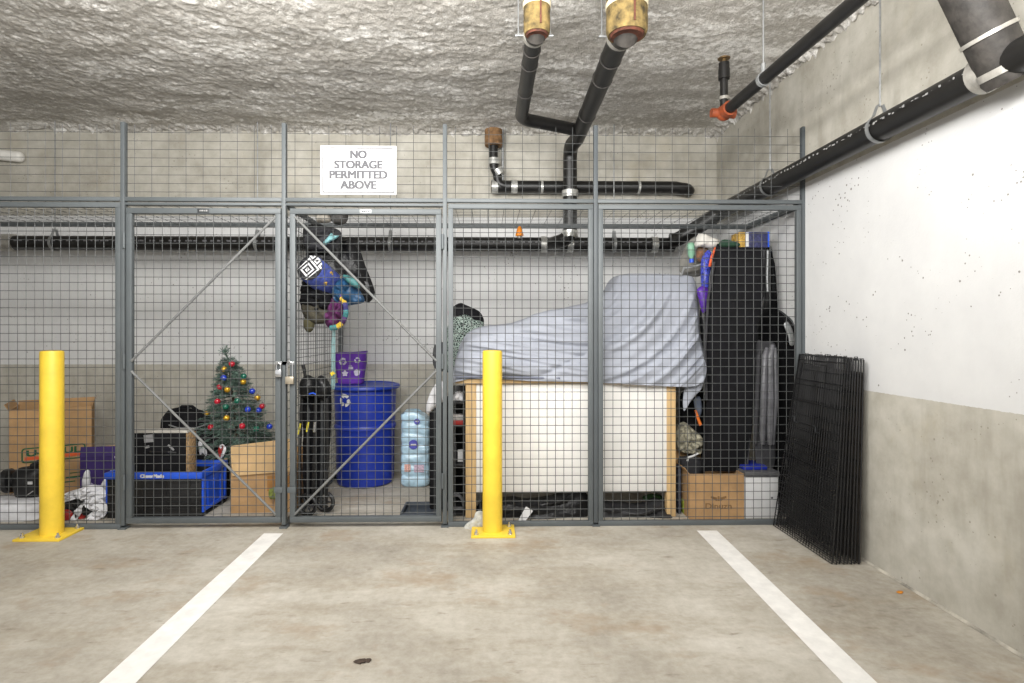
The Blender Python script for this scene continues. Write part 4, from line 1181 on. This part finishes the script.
# ---------------------------------------------------------------- bench
yb0 = 3.53
zt1 = W(570, 379, yb0).z; xa_ = W(455, 380, yb0).x; xb_ = W(681, 380, yb0).x; db = .62
t = thing('pine_bench', 'pine framed bench with white front boards under the grey cover', 'workbench', ((xa_ + xb_) / 2, yb0 + db / 2, 0))
MB().b2((xa_, yb0, zt1 - .032), (xb_, yb0 + db, zt1), .003).build('bench_top', PINEX, t)
for px0, px1 in ((465.5, 476), (667.5, 676.5)):
    x0 = W(px0, 450, yb0).x; x1 = W(px1, 450, yb0).x
    for y_ in (yb0 + .012, yb0 + db - .06): MB().b2((x0, y_, 0), (x1, y_ + .05, zt1 - .032), .003).build('leg', PINE, t)
zp = W(570, 492.5, yb0).z
for px0, px1 in ((476, 487.5), (487.5, 668)):
    x0 = W(px0, 450, yb0).x; x1 = W(px1, 450, yb0).x
    MB().b2((x0 + .001, yb0 + .018, zp), (x1 - .001, yb0 + .036, zt1 - .034), .002).build('front_board', BOARD, t)
for x in (W(470, 450, yb0).x, W(671, 450, yb0).x): MB().b2((x - .02, yb0 + .06, zp + .04), (x + .02, yb0 + db - .06, zp + .13), .002).build('side_rail', PINE, t)
tagged(pillow_mb([(478, 526), (480, 502), (496, 499), (530, 500), (560, 495), (580, 490), (590, 500), (590, 526)], 3.62, .10, .02, 8, 55, crease=(4, 16)), 'black_bag', BLACKSH, 'long black bag lying under the bench behind the white tag', 'bag')
tagged(pillow_mb([(592, 526), (592, 504), (610, 503), (640, 505), (660, 500), (668, 506), (668, 526)], 3.62, .10, .02, 8, 56, crease=(4, 20)), 'rolled_tarpaulin', M('dull_black_sheet', (44, 44, 46), .5, var=.3, scale=20), 'folded dark sheet under the bench beside the pine leg', 'sheet')
tagged(pillow_mb([(642, 498), (650, 494), (660, 495), (664, 501), (652, 503)], 3.74, .03, .004, 9, 57), 'green_scrap', M('dull_green_cloth', (52, 84, 48), .8), 'dull green scrap on top of the folded dark sheet', 'cloth')
q = [W(518, 521, YF + .03), W(525, 521.5, YF + .03), W(533, 511, YF + .05), (W(526, 506.5, YF + .055))]
tagged(MB().add(q + [p + Vector((0, .003, 0)) for p in q], [(0, 1, 2, 3), (7, 6, 5, 4), (0, 4, 5, 1), (1, 5, 6, 2), (2, 6, 7, 3), (3, 7, 4, 0)]), 'paper_tag', WHITEPT, 'small white paper tag leaning at the foot of the mesh panel', 'tag', smooth=False)
tagged(pillow_mb([(464, 530), (466, 524), (473, 519), (476, 512), (482, 511), (487, 516), (490, 524), (486, 530), (474, 532)], 3.37, .02, .012, 18, 58, back=.02), 'grey_glove', M('grey_cotton', (172, 172, 166), .9, var=.2, scale=30, bump=.4), 'crumpled grey glove poking out under the fence behind the bollard', 'glove')

# ---------------------------------------------------------------- grey cover over something on the bench
CLOTH = M('grey_cover_cloth', (158, 162, 172), .8, var=.05, scale=3, bump=.18, bscale=14, bdist=.02)
TOPL = [(452, 382.5), (453, 371), (456, 358), (460, 345), (466, 335), (474, 330), (484, 327.5), (500, 326), (514, 324), (526, 320), (536, 315), (550, 311.5), (563, 309), (576, 306.5), (588, 304), (599, 298.5), (606, 293.5), (612, 288), (615.5, 281), (619, 276), (628.7, 274), (645, 273.5), (665, 274), (684, 275), (693, 276.5), (696.5, 284), (698.4, 295), (699.2, 315), (700, 333), (703, 347), (706.6, 360.7), (707.4, 368), (706, 376), (704, 381)]
HEM = [(452, 383), (470, 378.5), (500, 379), (530, 381), (555, 381.5), (590, 382), (615, 383.5), (642, 385), (670, 386.5), (686, 387), (696, 386), (704, 381.5)]


def poly_at(L, f):
    d_ = [0]
    for i in range(1, len(L)): d_.append(d_[-1] + sqrt((L[i][0] - L[i - 1][0]) ** 2 + (L[i][1] - L[i - 1][1]) ** 2))
    s_ = f * d_[-1]
    for i in range(1, len(L)):
        if s_ <= d_[i] + 1e-9:
            u = (s_ - d_[i - 1]) / max(1e-9, d_[i] - d_[i - 1]); return (ln(L[i - 1][0], L[i][0], u), ln(L[i - 1][1], L[i][1], u))
    return L[-1]


def x_at(L, x):
    for i in range(1, len(L)):
        if L[i][0] >= x or i == len(L) - 1:
            u = (x - L[i - 1][0]) / max(1e-9, L[i][0] - L[i - 1][0]); return ln(L[i - 1][1], L[i][1], max(0, min(1, u)))


def ridge(v): v = abs(v); return max(0, 1 - v) ** 2


def folds(px, py):
    w_ = max(0, min(1, (px - 560) / 60)); w_ = w_ * w_ * (3 - 2 * w_)
    r_ = sqrt((px - 577) ** 2 + (py - 262) ** 2)
    fr_ = noise.noise(Vector((r_ * .062, px * .006 + py * .004, 1.7))) * .085 + noise.noise(Vector((r_ * .15, px * .01, 9.1))) * .035
    s2 = py - 0.16 * (px - 460)
    fl_ = noise.noise(Vector((s2 * .085 + 3, px * .008, 4.2))) * .065 + noise.noise(Vector((s2 * .2, px * .015, 7.7))) * .022
    # deep diagonal crease on the low part
    cr = (py - ln(377, 347, max(0, min(1, (px - 540) / 60)))) if px > 520 else (py - 377)
    cdeep = -.035 * ridge(cr / 7.0) if px < 605 else 0
    sm = noise.noise(Vector((px * .05, py * .05, 2.2))) * .008
    rn = noise.noise(Vector((r_ * .085 + 5, px * .004 + py * .006, 3.3))); fr_ += .05 * ridge(rn / .28)
    rl = noise.noise(Vector((s2 * .11 + 8, px * .006, 6.1))); fl_ += .03 * ridge(rl / .28)
    return ln(fl_ + cdeep, fr_, w_) + sm


nu, nvF = 150, 56
rows = []
for j in range(nvF):
    v = j / (nvF - 1); row = []
    for i in range(nu):
        u = i / (nu - 1)
        tx_, ty_ = poly_at(TOPL, u)
        hx_, hy_ = poly_at(HEM, (tx_ - 452) / (704.0 - 452) if False else min(1, max(0, (ln(tx_, 452 + 252 * u, .25) - 452) / 252)))
        px, py = ln(hx_, tx_, v), ln(hy_, ty_, v)
        hgt = max(0, (hy_ - ty_)) / 110.0
        Yp = 3.505 + (.05 + .20 * hgt) * (v ** 1.6) + .06 * max(0, v - .85) / .15
        fold = folds(px, py) * (sin(pi * min(1, v * 1.02 + .03)) ** .5 * .9 + .1) * (1 if hgt > .1 else hgt * 10)
        p = W(px, py, Yp - fold)
        row.append(Vector((p.x, min(p.y, 3.9), p.z)))
    rows.append(row)
# over the top and down the back
front_top = rows[-1]; nb_ = 26
for j in range(1, nb_):
    v = j / (nb_ - 1); row = []
    for i, p in enumerate(front_top):
        hz = p.z - zt1
        if v < .5:
            f = v / .5; q = Vector((p.x, p.y + .30 * f, p.z + .012 * sin(pi * f) * min(1, max(0, hz) * 8)))
        else:
            f = (v - .5) / .5; q = Vector((p.x, p.y + .30 + .06 * f, ln(p.z, min(p.z, zt1 + .004), f)))
        q.z += .006 * noise.noise(q * 9); q.x += .004 * noise.noise(q * 11)
        row.append(q)
    rows.append(row)
vs = [p for r_ in rows for p in r_]
fs = [(j * nu + i, j * nu + i + 1, (j + 1) * nu + i + 1, (j + 1) * nu + i) for j in range(len(rows) - 1) for i in range(nu - 1)]
t = thing('grey_cover', 'pale grey cloth cover draped over a humped shape on top of the bench', 'cover', (W(580, 380, 3.7).x, 3.75, zt1))
MB().add(vs, fs).build('draped_cloth', CLOTH, t, angle=180)
pillow_mb([(686, 386), (698, 384), (703, 379), (702, 388), (695, 396), (688, 405), (684, 411), (683, 400)], 3.56, .02, .008, 14, 59).build('hanging_corner', CLOTH, t)
MB().tube([W(456, 377.5, 3.515), W(480, 376.5, 3.50), W(520, 377.5, 3.50), W(560, 378.5, 3.50)], .007, 8).build('hem', M('hem_grey', (110, 114, 128), .85), t)

t = thing('patterned_bag', 'dark green and white patterned tote with pink tab behind the low end of the cover', 'bag', tuple(W(466, 330, 3.95)))
PAT = M('zigzag_print', (70, 86, 80), .85, var=.1)
nt = NT(PAT); tc = nt.new('ShaderNodeTexCoord'); vo = nt.new('ShaderNodeTexVoronoi'); vo.inputs['Scale'].default_value = 62; vo.feature = 'DISTANCE_TO_EDGE'
nt.link(tc.outputs['Object'], vo.inputs['Vector'])
nt.link(nt.ramp(vo.outputs['Distance'], [(.06, (150, 164, 156)), (.14, (30, 46, 42))]), nt.b.inputs['Base Color'])
pillow_mb([(449, 322), (452, 315), (462, 312), (474, 314), (482, 320), (484, 326), (480, 345), (470, 372), (448, 372), (444, 345)], 3.98, .08, .008, 10, 61).build('bag_body', PAT, t)
pillow_mb([(449, 319), (452, 308), (460, 303), (466, 305), (473, 308), (480, 312), (484, 320), (482, 326), (474, 318), (462, 315), (452, 318)], 3.99, .07, .012, 12, 62).build('bag_opening', BLACKFAB, t)
MB().box(W(449.5, 313, 3.90), (.02, .01, .03), bev=.004).build('tab', M('pink_tab', (220, 70, 130), .6), t)
tagged(pillow_mb([(433, 352), (436, 344), (448, 342), (470, 345), (474, 360), (468, 372), (445, 372), (434, 367)], 4.02, .07, .01, 12, 63), 'dark_bag', DARKGREY, 'dark rounded bag beside the gate post under the patterned tote', 'bag')
# ---------------------------------------------------------------- tall black bag and the boxes by the right post
yb1 = 3.50
a = W(689.5, 521, yb1); b = W(744, 521, yb1); z1 = W(718, 474, yb1).z
cbx, at, R = carton('cardboard_box', 'brown cardboard box with crest and dark lettering below the tall black bag', a.x, yb1, b.x - a.x, .30, z1, 0, CARD, (('left', .045, 55), ('back', .1, 80)))
q = W(718.5, 506, yb1); letters('Dinuzn', .05, (q.x, yb1 - .001, q.z), (1, 0, 0), (0, 0, 1), M('dark_brown_print', (126, 96, 62), .8), cbx, width=.165, bold=.0008)
m = MB(); cz = W(718, 498.5, yb1).z
for sg in (-1, 1):
    for k in range(4):
        m.box((q.x + sg * (.014 + .010 * k), yb1 - .001, cz + .004 * k - .004), (.011, .001, .022 - .003 * k))
m.box((q.x, yb1 - .001, cz), (.012, .001, .03)); m.build('crest', bpy.data.materials['dark_brown_print'], cbx)
a = W(745, 521, yb1); b = W(779, 521, yb1); z1 = W(760, 477, yb1).z
t = thing('white_tub', 'white storage tub with grey lid next to the crested cardboard box', 'tub', ((a.x + b.x) / 2, yb1 + .14, 0))
MB().b2((a.x, yb1, 0), (b.x, yb1 + .28, z1), .008).build('tub_body', WHITEPT, t)
MB().b2((a.x - .002, yb1 - .008, z1), (b.x + .004, yb1 + .29, z1 + .035), .008).build('lid', M('grey_lid', (84, 84, 86), .5), t)
MB().box((b.x - .045, yb1 - .001, z1 * .5), (.012, .001, .012)).build('mark', GREYTXT, t)
q0 = W(745.5, 470, yb1); q1 = W(770, 469, yb1)
tagged(MB().b2((q0.x, yb1 + .03, z1 + .036), (q1.x, yb1 + .2, z1 + .062), .006), 'blue_folder', M('navy_folder', (26, 42, 140), .5), 'flat blue item lying on the grey lid of the white tub', 'folder')

t = thing('tall_black_bag', 'tall flat black fabric bag standing upright on the crested cardboard box', 'bag', tuple(W(724, 474, 3.66)))
OUT = [(717, 244), (741, 243.5), (765, 244), (766, 262), (764, 294), (757, 334), (754, 380), (752, 430), (747, 471), (724, 471.5), (701, 471), (704, 440), (706.5, 400), (706, 360), (706.5, 330), (709, 285), (712, 262)]
# squarer outline
dens = []
for i in range(len(OUT)):
    p0, p1 = OUT[i], OUT[(i + 1) % len(OUT)]
    for k in range(3): dens.append((ln(p0[0], p1[0], k / 3), ln(p0[1], p1[1], k / 3)))
pillow_mb(dens, 3.60, .045, .006, 5, 71, n=90, p=9, back=.05).build('bag_shell', BLACKFAB, t)
MB().tube([W(714, 262, 3.57), W(708, 300, 3.57), W(705, 350, 3.57), W(706.5, 400, 3.57)], .009, 8).build('edge_piping', DARKGREY, t)
MB().tube([W(764, 250, 3.57), W(762, 296, 3.57), W(755.5, 336, 3.57), W(752, 400, 3.57), W(747, 470, 3.57)], .006, 8).build('edge_piping', DARKGREY, t)

t = thing('guitar_case', 'glossy black guitar case leaning against the right wall behind the tall bag', 'guitar case', tuple(W(776, 472, 3.64)))
GO = [(764, 249), (771, 248), (772.5, 275), (774, 305), (783, 313), (793, 323), (798, 340), (798, 358), (798, 372), (797.5, 390), (797, 410), (797, 440), (795, 490), (784, 514), (766, 514), (761, 480), (758, 440), (757, 400), (758, 375), (756, 350), (756, 325), (764, 305), (765, 280)]
GY = lambda px: 3.72 - (px - 764) * .0070
pillow_mb(GO, GY, .05, .003, 6, 72, n=80, p=6, back=.05).build('case_shell', M('gloss_black_case', (14, 14, 15), .25, var=.2), t)
m = MB(); ol = smooth_loop(GO, 80); m.tube([W(p_[0], p_[1], GY(p_[0])) for p_ in ol], .006, 6, closed=True); m.build('rim_band', DARKST, t)
MB().tube([W(767.5, 250, 3.65), W(767, 280, 3.65), W(767.5, 292, 3.65)], .009, 8).build('strip', GALV, t)
pillow_mb([(784, 325), (788, 322), (793, 332), (794, 344), (790, 345), (788, 336)], 3.485, .008, .001, 9, 3).build('painted_highlight', GALV, t)  # pale patch standing in for a highlight on the glossy shell
t = thing('grey_garment_bag', 'grey ribbed garment bag hanging upright in front of the guitar case', 'bag', tuple(W(769, 460, 3.56)))
RIB = M('shiny_grey_vinyl', (92, 92, 96), .35, var=.25, scale=12)
for k, (x0, x1, x2, w_) in enumerate(((758.5, 757, 755.5, .014), (765, 763.5, 762.5, .021), (770.5, 770.5, 770, .024), (775, 776, 773, .016))):
    MB().tube([W(x0 + 2 * (k < 3), 345 + abs(k - 2) * 3, 3.575), W(x0, 356, 3.56), W(x1, 400, 3.55), W(x2, 432, 3.56), W(x2, 444, 3.575)], [w_ * .5, w_ * .9, w_, w_ * .9, w_ * .7], 10).build('rib', RIB if k != 0 else DARKGREY, t)
t2 = pillow_mb([(756, 345), (764, 342), (776, 346), (778, 380), (776, 440), (773, 468), (757, 468), (754, 400)], 3.60, .02, .004, 8, 73)
t2.build('bag_body', DARKGREY, t)

# on top of the tall bag
yq = 3.58
a = W(739, 247, yq); b = W(769, 232, yq)
t = thing('snack_box', 'yellow and navy printed carton lying on top of the tall black bag', 'box', ((a.x + b.x) / 2, yq + .05, a.z))
MB().b2((a.x + .04, yq, a.z - .002), (b.x, yq + .12, b.z), .003).build('box_body', M('navy_print', (50, 52, 84), .5, var=.45, scale=40), t)
MB().b2((a.x, yq - .002, a.z), (a.x + .045, yq + .118, b.z - .002), .003).build('yellow_end', M('yellow_print', (170, 136, 62), .5, var=.35, scale=50), t)
MB().b2((a.x + .043, yq - .004, a.z + .002), (a.x + .062, yq, b.z - .004), .001).build('white_stripe', WHITEPT, t)
MB().b2((b.x - .008, yq - .002, a.z), (b.x + .002, yq + .12, b.z + .002), .001).build('blue_edge', BLUEPL, t)
tagged(pillow_mb([(719, 243), (724, 239.5), (732, 241), (740, 244), (738, 247), (722, 247)], yq + .01, .03, .006, 14, 74), 'green_cloth', M('dark_green_cloth', (34, 62, 46), .85), 'dark green cloth scrap lying beside the yellow and navy carton', 'cloth')

# clutter between cover and tall bag
tagged(pillow_mb([(679, 268), (682, 254), (690, 240), (700, 236), (708, 244), (706, 262), (700, 276), (684, 275)], 3.92, .06, .016, 12, 81), 'grey_sack', M('dull_grey_sheet', (128, 126, 120), .7, var=.2), 'dull grey sack behind the tall end of the covered shape', 'sack')
tagged(pillow_mb([(695, 246), (697, 236), (701, 233), (710, 237), (718, 240), (719, 246), (713, 249), (704, 247)], 3.70, .05, .01, 12, 82), 'paper_sack', M('crumpled_white_paper', (206, 203, 196), .8, var=.06), 'crumpled white paper sack stuffed above the tall black bag edge', 'sack')
t = thing('green_bottle', 'pale green bottle with blue cap lying upside down near the paper sack', 'bottle', tuple(W(691, 255, 3.72)))
a = W(690.5, 243, 3.74); b = W(691.5, 259, 3.74)
MB().tube([a, ln(a, b, .1), ln(a, b, .7), ln(a, b, .9), b], [.02, .026, .026, .014, .012], 16).build('bottle_body', M('pale_green_plastic', (120, 164, 138), .4), t)
MB().cyl(b, b + (b - a) * .22, .015, seg=14).build('cap', BLUEPL, t)
tagged(pillow_mb([(697, 249), (702, 244), (708, 247), (707, 258), (700, 262), (696, 257)], 3.76, .03, .008, 14, 83), 'brown_pouch', M('brown_cloth', (116, 84, 64), .85, var=.3, scale=30), 'brown cloth pouch between the green bottle and the glitter bag', 'pouch')
GLIT = M('blue_glitter', (52, 60, 142), .35, var=.7, scale=90)
tagged(pillow_mb([(701, 262), (704, 254), (710, 250), (712, 262), (709, 278), (707, 292), (702, 290), (701, 276)], 3.69, .03, .006, 14, 84), 'glitter_bag', GLIT, 'sparkling blue gift bag wedged beside the tall black bag', 'bag')
MBs = MB().tube([W(716, 248, 3.64), W(712.5, 256, 3.63), W(709.5, 267, 3.635)], [.012, .013, .009], 6)
tagged(MBs, 'orange_strap', ORNGP, 'orange strap on the upper edge of the tall black bag', 'strap')
tagged(pillow_mb([(697, 290), (702, 286), (708, 288), (709, 298), (706, 311), (702, 312), (699, 300)], 3.67, .025, .005, 14, 85), 'purple_pouch', M('vivid_purple_foil', (78, 42, 140), .3, var=.25, scale=40), 'vivid purple foil pouch under the blue glitter bag', 'pouch')
tagged(pillow_mb([(700, 310), (706, 306), (709, 330), (708, 366), (704, 362), (701, 336)], 3.70, .03, .006, 14, 86), 'black_sleeve', BLACKSH, 'narrow black cloth strip below the purple foil pouch', 'cloth')
tagged(MB().tube([W(681, 276, 3.80), W(684, 268, 3.78), W(696, 266, 3.76), W(702, 264, 3.75)], .008, 8), 'metal_hook', GALV, 'bent grey metal handle poking out above the covered shape', 'handle')
tagged(pillow_mb([(678, 428), (680, 396), (690, 388), (704, 392), (706, 430), (706, 480), (704, 502), (680, 502), (677, 470)], 3.86, .06, .02, 12, 87), 'black_rucksack', BLACKFAB, 'black rucksack in the gap between bench and tall bag', 'bag')
t = thing('camouflage_jacket', 'folded camouflage cloth in the gap beside the pine bench leg', 'jacket', tuple(W(690, 440, 3.72)))
pillow_mb([(677, 428), (684, 422), (694, 430), (702, 438), (701, 452), (690, 454), (678, 450)], 3.76, .06, .02, 18, 88, crease=(20, 20)).build('folded_cloth', M('camo_light', (150, 146, 128), .9, var=.5, scale=34), t)
t = thing('orange_buckle_strap', 'grey blue strap with orange end hanging in the gap by the tall bag', 'strap', tuple(W(698, 415, 3.66)))
pillow_mb([(694, 400), (700, 397), (702, 408), (700, 416), (696, 412)], 3.67, .015, .004, 14, 89).build('strap', M('slate_webbing', (92, 100, 116), .8), t)
MB().tube([W(695.5, 410, 3.65), W(698, 418, 3.645), W(700.5, 425, 3.65)], [.007, .009, .011], 8).build('orange_end', M('bright_orange_web', (216, 112, 40), .7), t)
tagged(MB().tube([W(687.5, 461, 3.64), W(688, 457.5, 3.64), W(693, 456, 3.64), W(698, 453.5, 3.64)], .007, 8), 'white_hook', WHITEPT, 'bent white plastic hook above the crested cardboard box', 'hook')
tagged(pillow_mb([(678, 462), (684, 456), (700, 458), (703, 474), (702, 504), (690, 506), (679, 505)], 3.78, .06, .012, 12, 90), 'dark_pouch', DARKGREY, 'charcoal pouch lying under the white hook', 'pouch')
a = W(677.5, 521, 3.62)
cols = [((54, 60, 74), 678.2, 681.2, 466), ((176, 60, 56), 679.6, 682.4, 486), ((146, 158, 60), 683.6, 688.2, 500)]
for k, (c_, p0, p1, py) in enumerate(cols):
    yy_ = 3.60 + .06 * (k % 2); a = W(p0, 521, yy_); b = W(p1, 521, yy_)
    tagged(MB().b2((a.x, yy_, 0), (b.x, yy_ + .05, W(p0, py, yy_).z), .003), 'spray_can' if False else 'slim_bottle', M('slim_%d' % k, c_, .5, var=.3, scale=50), ('dark slim bottle beside the pine bench leg', 'short red slim bottle in front of the dark slim one', 'short olive slim bottle against the crested box')[k], 'bottle')

# ---------------------------------------------------------------- folded wire dog crate outside the fence
t = thing('folded_dog_crate', 'folded black wire dog crate leaning on the wall at the fence end', 'dog crate', tuple(WZ(845, 560)))
BW = M('black_wire', (27, 27, 28), .4, .1, var=.2)
bo_f = W(773.5, 526, 3.365); bo_n = WZ(832, 565); to_f = W(799.5, 354, 3.345); to_n = W(846, 357, bo_n.y)
bo_f.z = bo_n.z = .006
xin = XW - .02
NP = 8
for k in range(NP):
    s_ = .86 * k / (NP - 1)
    BF = Vector((ln(bo_f.x, xin - .02, s_), min(bo_f.y, YF - .035), .006)); BN = Vector((ln(bo_n.x, xin - .02, s_), bo_n.y - .004 * (k % 2), .006))
    TF = Vector((ln(to_f.x, xin, s_), to_f.y, to_f.z - .004 * (k % 3))); TN = Vector((ln(to_n.x, xin, s_), to_n.y, to_n.z - .006 * (k % 2) - .012 * s_))
    P = lambda a_, h_: ln(ln(BF, BN, a_), ln(TF, TN, a_), h_)
    m = MB()
    m.tube([P(0, 0), P(1, 0), P(1, 1), P(0, 1)], .0035, 6, closed=True)
    nvv = 22 + (k % 2) * 2
    for i in range(1, nvv): m.wire(P(i / nvv, 0), P(i / nvv, 1), .0017)
    hs = [j / 12 for j in range(1, 12)] if k not in (0, 2) else ([j / 30 for j in range(1, 17)] + [.62, .74, .86, .97])
    for h_ in hs: m.wire(P(0, h_) + Vector((-.004, 0, 0)), P(1, h_) + Vector((-.004, 0, 0)), .0021)
    pn = m.build('wire_panel', BW, t)
    if k == 0:
        # door inset frame with latches
        m = MB(); m.tube([P(.12, .42) + Vector((-.006, 0, 0)), P(.66, .42) + Vector((-.006, 0, 0)), P(.66, .95) + Vector((-.006, 0, 0)), P(.12, .95) + Vector((-.006, 0, 0))], .003, 6, closed=True); m.build('door_frame', BW, pn)
        for a_, h_ in ((.16, .62), (.60, .60)):
            q = P(a_, h_) + Vector((-.012, 0, 0)); m = MB(); m.tube([q + Vector((0, -.03, 0)), q, q + Vector((0, .0, .03)), q + Vector((0, .02, .03))], .003, 6); m.build('latch', DARKST, pn)
    # hooks along the top edge
    m = MB()
    for a_ in (.18 + .05 * k, .62 + .05 * k):
        if a_ < 1: q = P(a_, 1); m.tube([q + Vector((-.006, 0, -.012)), q + Vector((-.006, 0, .007)), q + Vector((.008, 0, .007)), q + Vector((.008, 0, -.012))], .0028, 6)
    m.build('hinge_clip', BW, pn)
A = [Vector((xin - .035, bo_n.y - .0, .008)), Vector((xin - .035, YF - .06, .008)), Vector((xin - .012, YF - .07, .98)), Vector((xin - .012, bo_n.y + .01, .97))]
MB().add(A + [v + Vector((.006, 0, 0)) for v in A], [(0, 1, 2, 3), (7, 6, 5, 4), (0, 4, 5, 1), (1, 5, 6, 2), (2, 6, 7, 3), (3, 7, 4, 0)]).build('floor_tray', M('dark_tray', (66, 62, 58), .5, var=.15, sc3=(1, 6, .5)), t, smooth=False)

# ---------------------------------------------------------------- bits on the floor
q = WZ(900, 593)
tagged(MB().ball(q + Vector((0, 0, .004)), .013, 10, (1.1, .8, .35), nz=.5), 'dry_leaf', M('orange_leaf', (196, 126, 40), .7), 'tiny orange leaf on the floor near the concrete wall', 'leaf')
q = WZ(363.5, 662)
m = MB()
m.ball(q + Vector((-.008, 0, .003)), .017, 12, (1.2, .8, .25), nz=.8, seed=2); m.ball(q + Vector((.014, .006, .003)), .012, 12, (1, .9, .3), nz=.8, seed=4)
tagged(m, 'dirt_clump', M('dark_dirt', (72, 60, 52), .95), 'small dark clump of dirt on the floor between the stall lines', 'dirt')
# ------------------------------------------------------------------ camera, light
cam = bpy.data.cameras.new('camera'); co = bpy.data.objects.new('camera', cam); COL.objects.link(co)
cam.sensor_width = 36.0; cam.sensor_fit = 'HORIZONTAL'; cam.lens = F * 36.0 / 1024.0
cam.shift_x = (512 - PX) / 1024.0; cam.shift_y = -(341.5 - PY) / 1024.0
co.location = EYE; co.rotation_euler = (pi / 2, 0, -TH)
cam.clip_start = 0.05
SC.camera = co


def area(name, loc, target, sx, sy, power, col=(1, 1, 1)):
    l = bpy.data.lights.new(name, 'AREA'); l.shape = 'RECTANGLE'; l.size = sx; l.size_y = sy; l.energy = power; l.color = col
    o = bpy.data.objects.new(name, l); COL.objects.link(o); o.location = loc
    o.rotation_euler = (Vector(target) - Vector(loc)).to_track_quat('-Z', 'Y').to_euler()
    return o


def bulb(name, loc, power, r=.08, col=(1, 1, 1)):
    l = bpy.data.lights.new(name, 'POINT'); l.energy = power; l.shadow_soft_size = r; l.color = col
    o = bpy.data.objects.new(name, l); COL.objects.link(o); o.location = loc


WARM = (1.0, .985, .96)
area('tube_light_over_bay', (-.9, 1.7, 2.66), (-.5, 3.5, .6), 2.4, .08, 50, WARM)
area('tube_light_behind', (-.5, -.6, 2.6), (-.3, 2.6, .9), 3.0, .15, 58, WARM)
area('ceiling_fill_uplight', (-.1, 1.2, 2.2), (.1, 3.3, 2.87), 3.4, .3, 84, WARM)  # added fill aimed up to brighten the ceiling, not a real tube fixture
w = bpy.data.worlds.new('world'); SC.world = w; w.use_nodes = True
w.node_tree.nodes['Background'].inputs[0].default_value = (1.0, .99, .97, 1); w.node_tree.nodes['Background'].inputs[1].default_value = 0.92
SC.view_settings.view_transform = 'Standard'; SC.view_settings.look = 'None'; SC.view_settings.exposure = 0.2
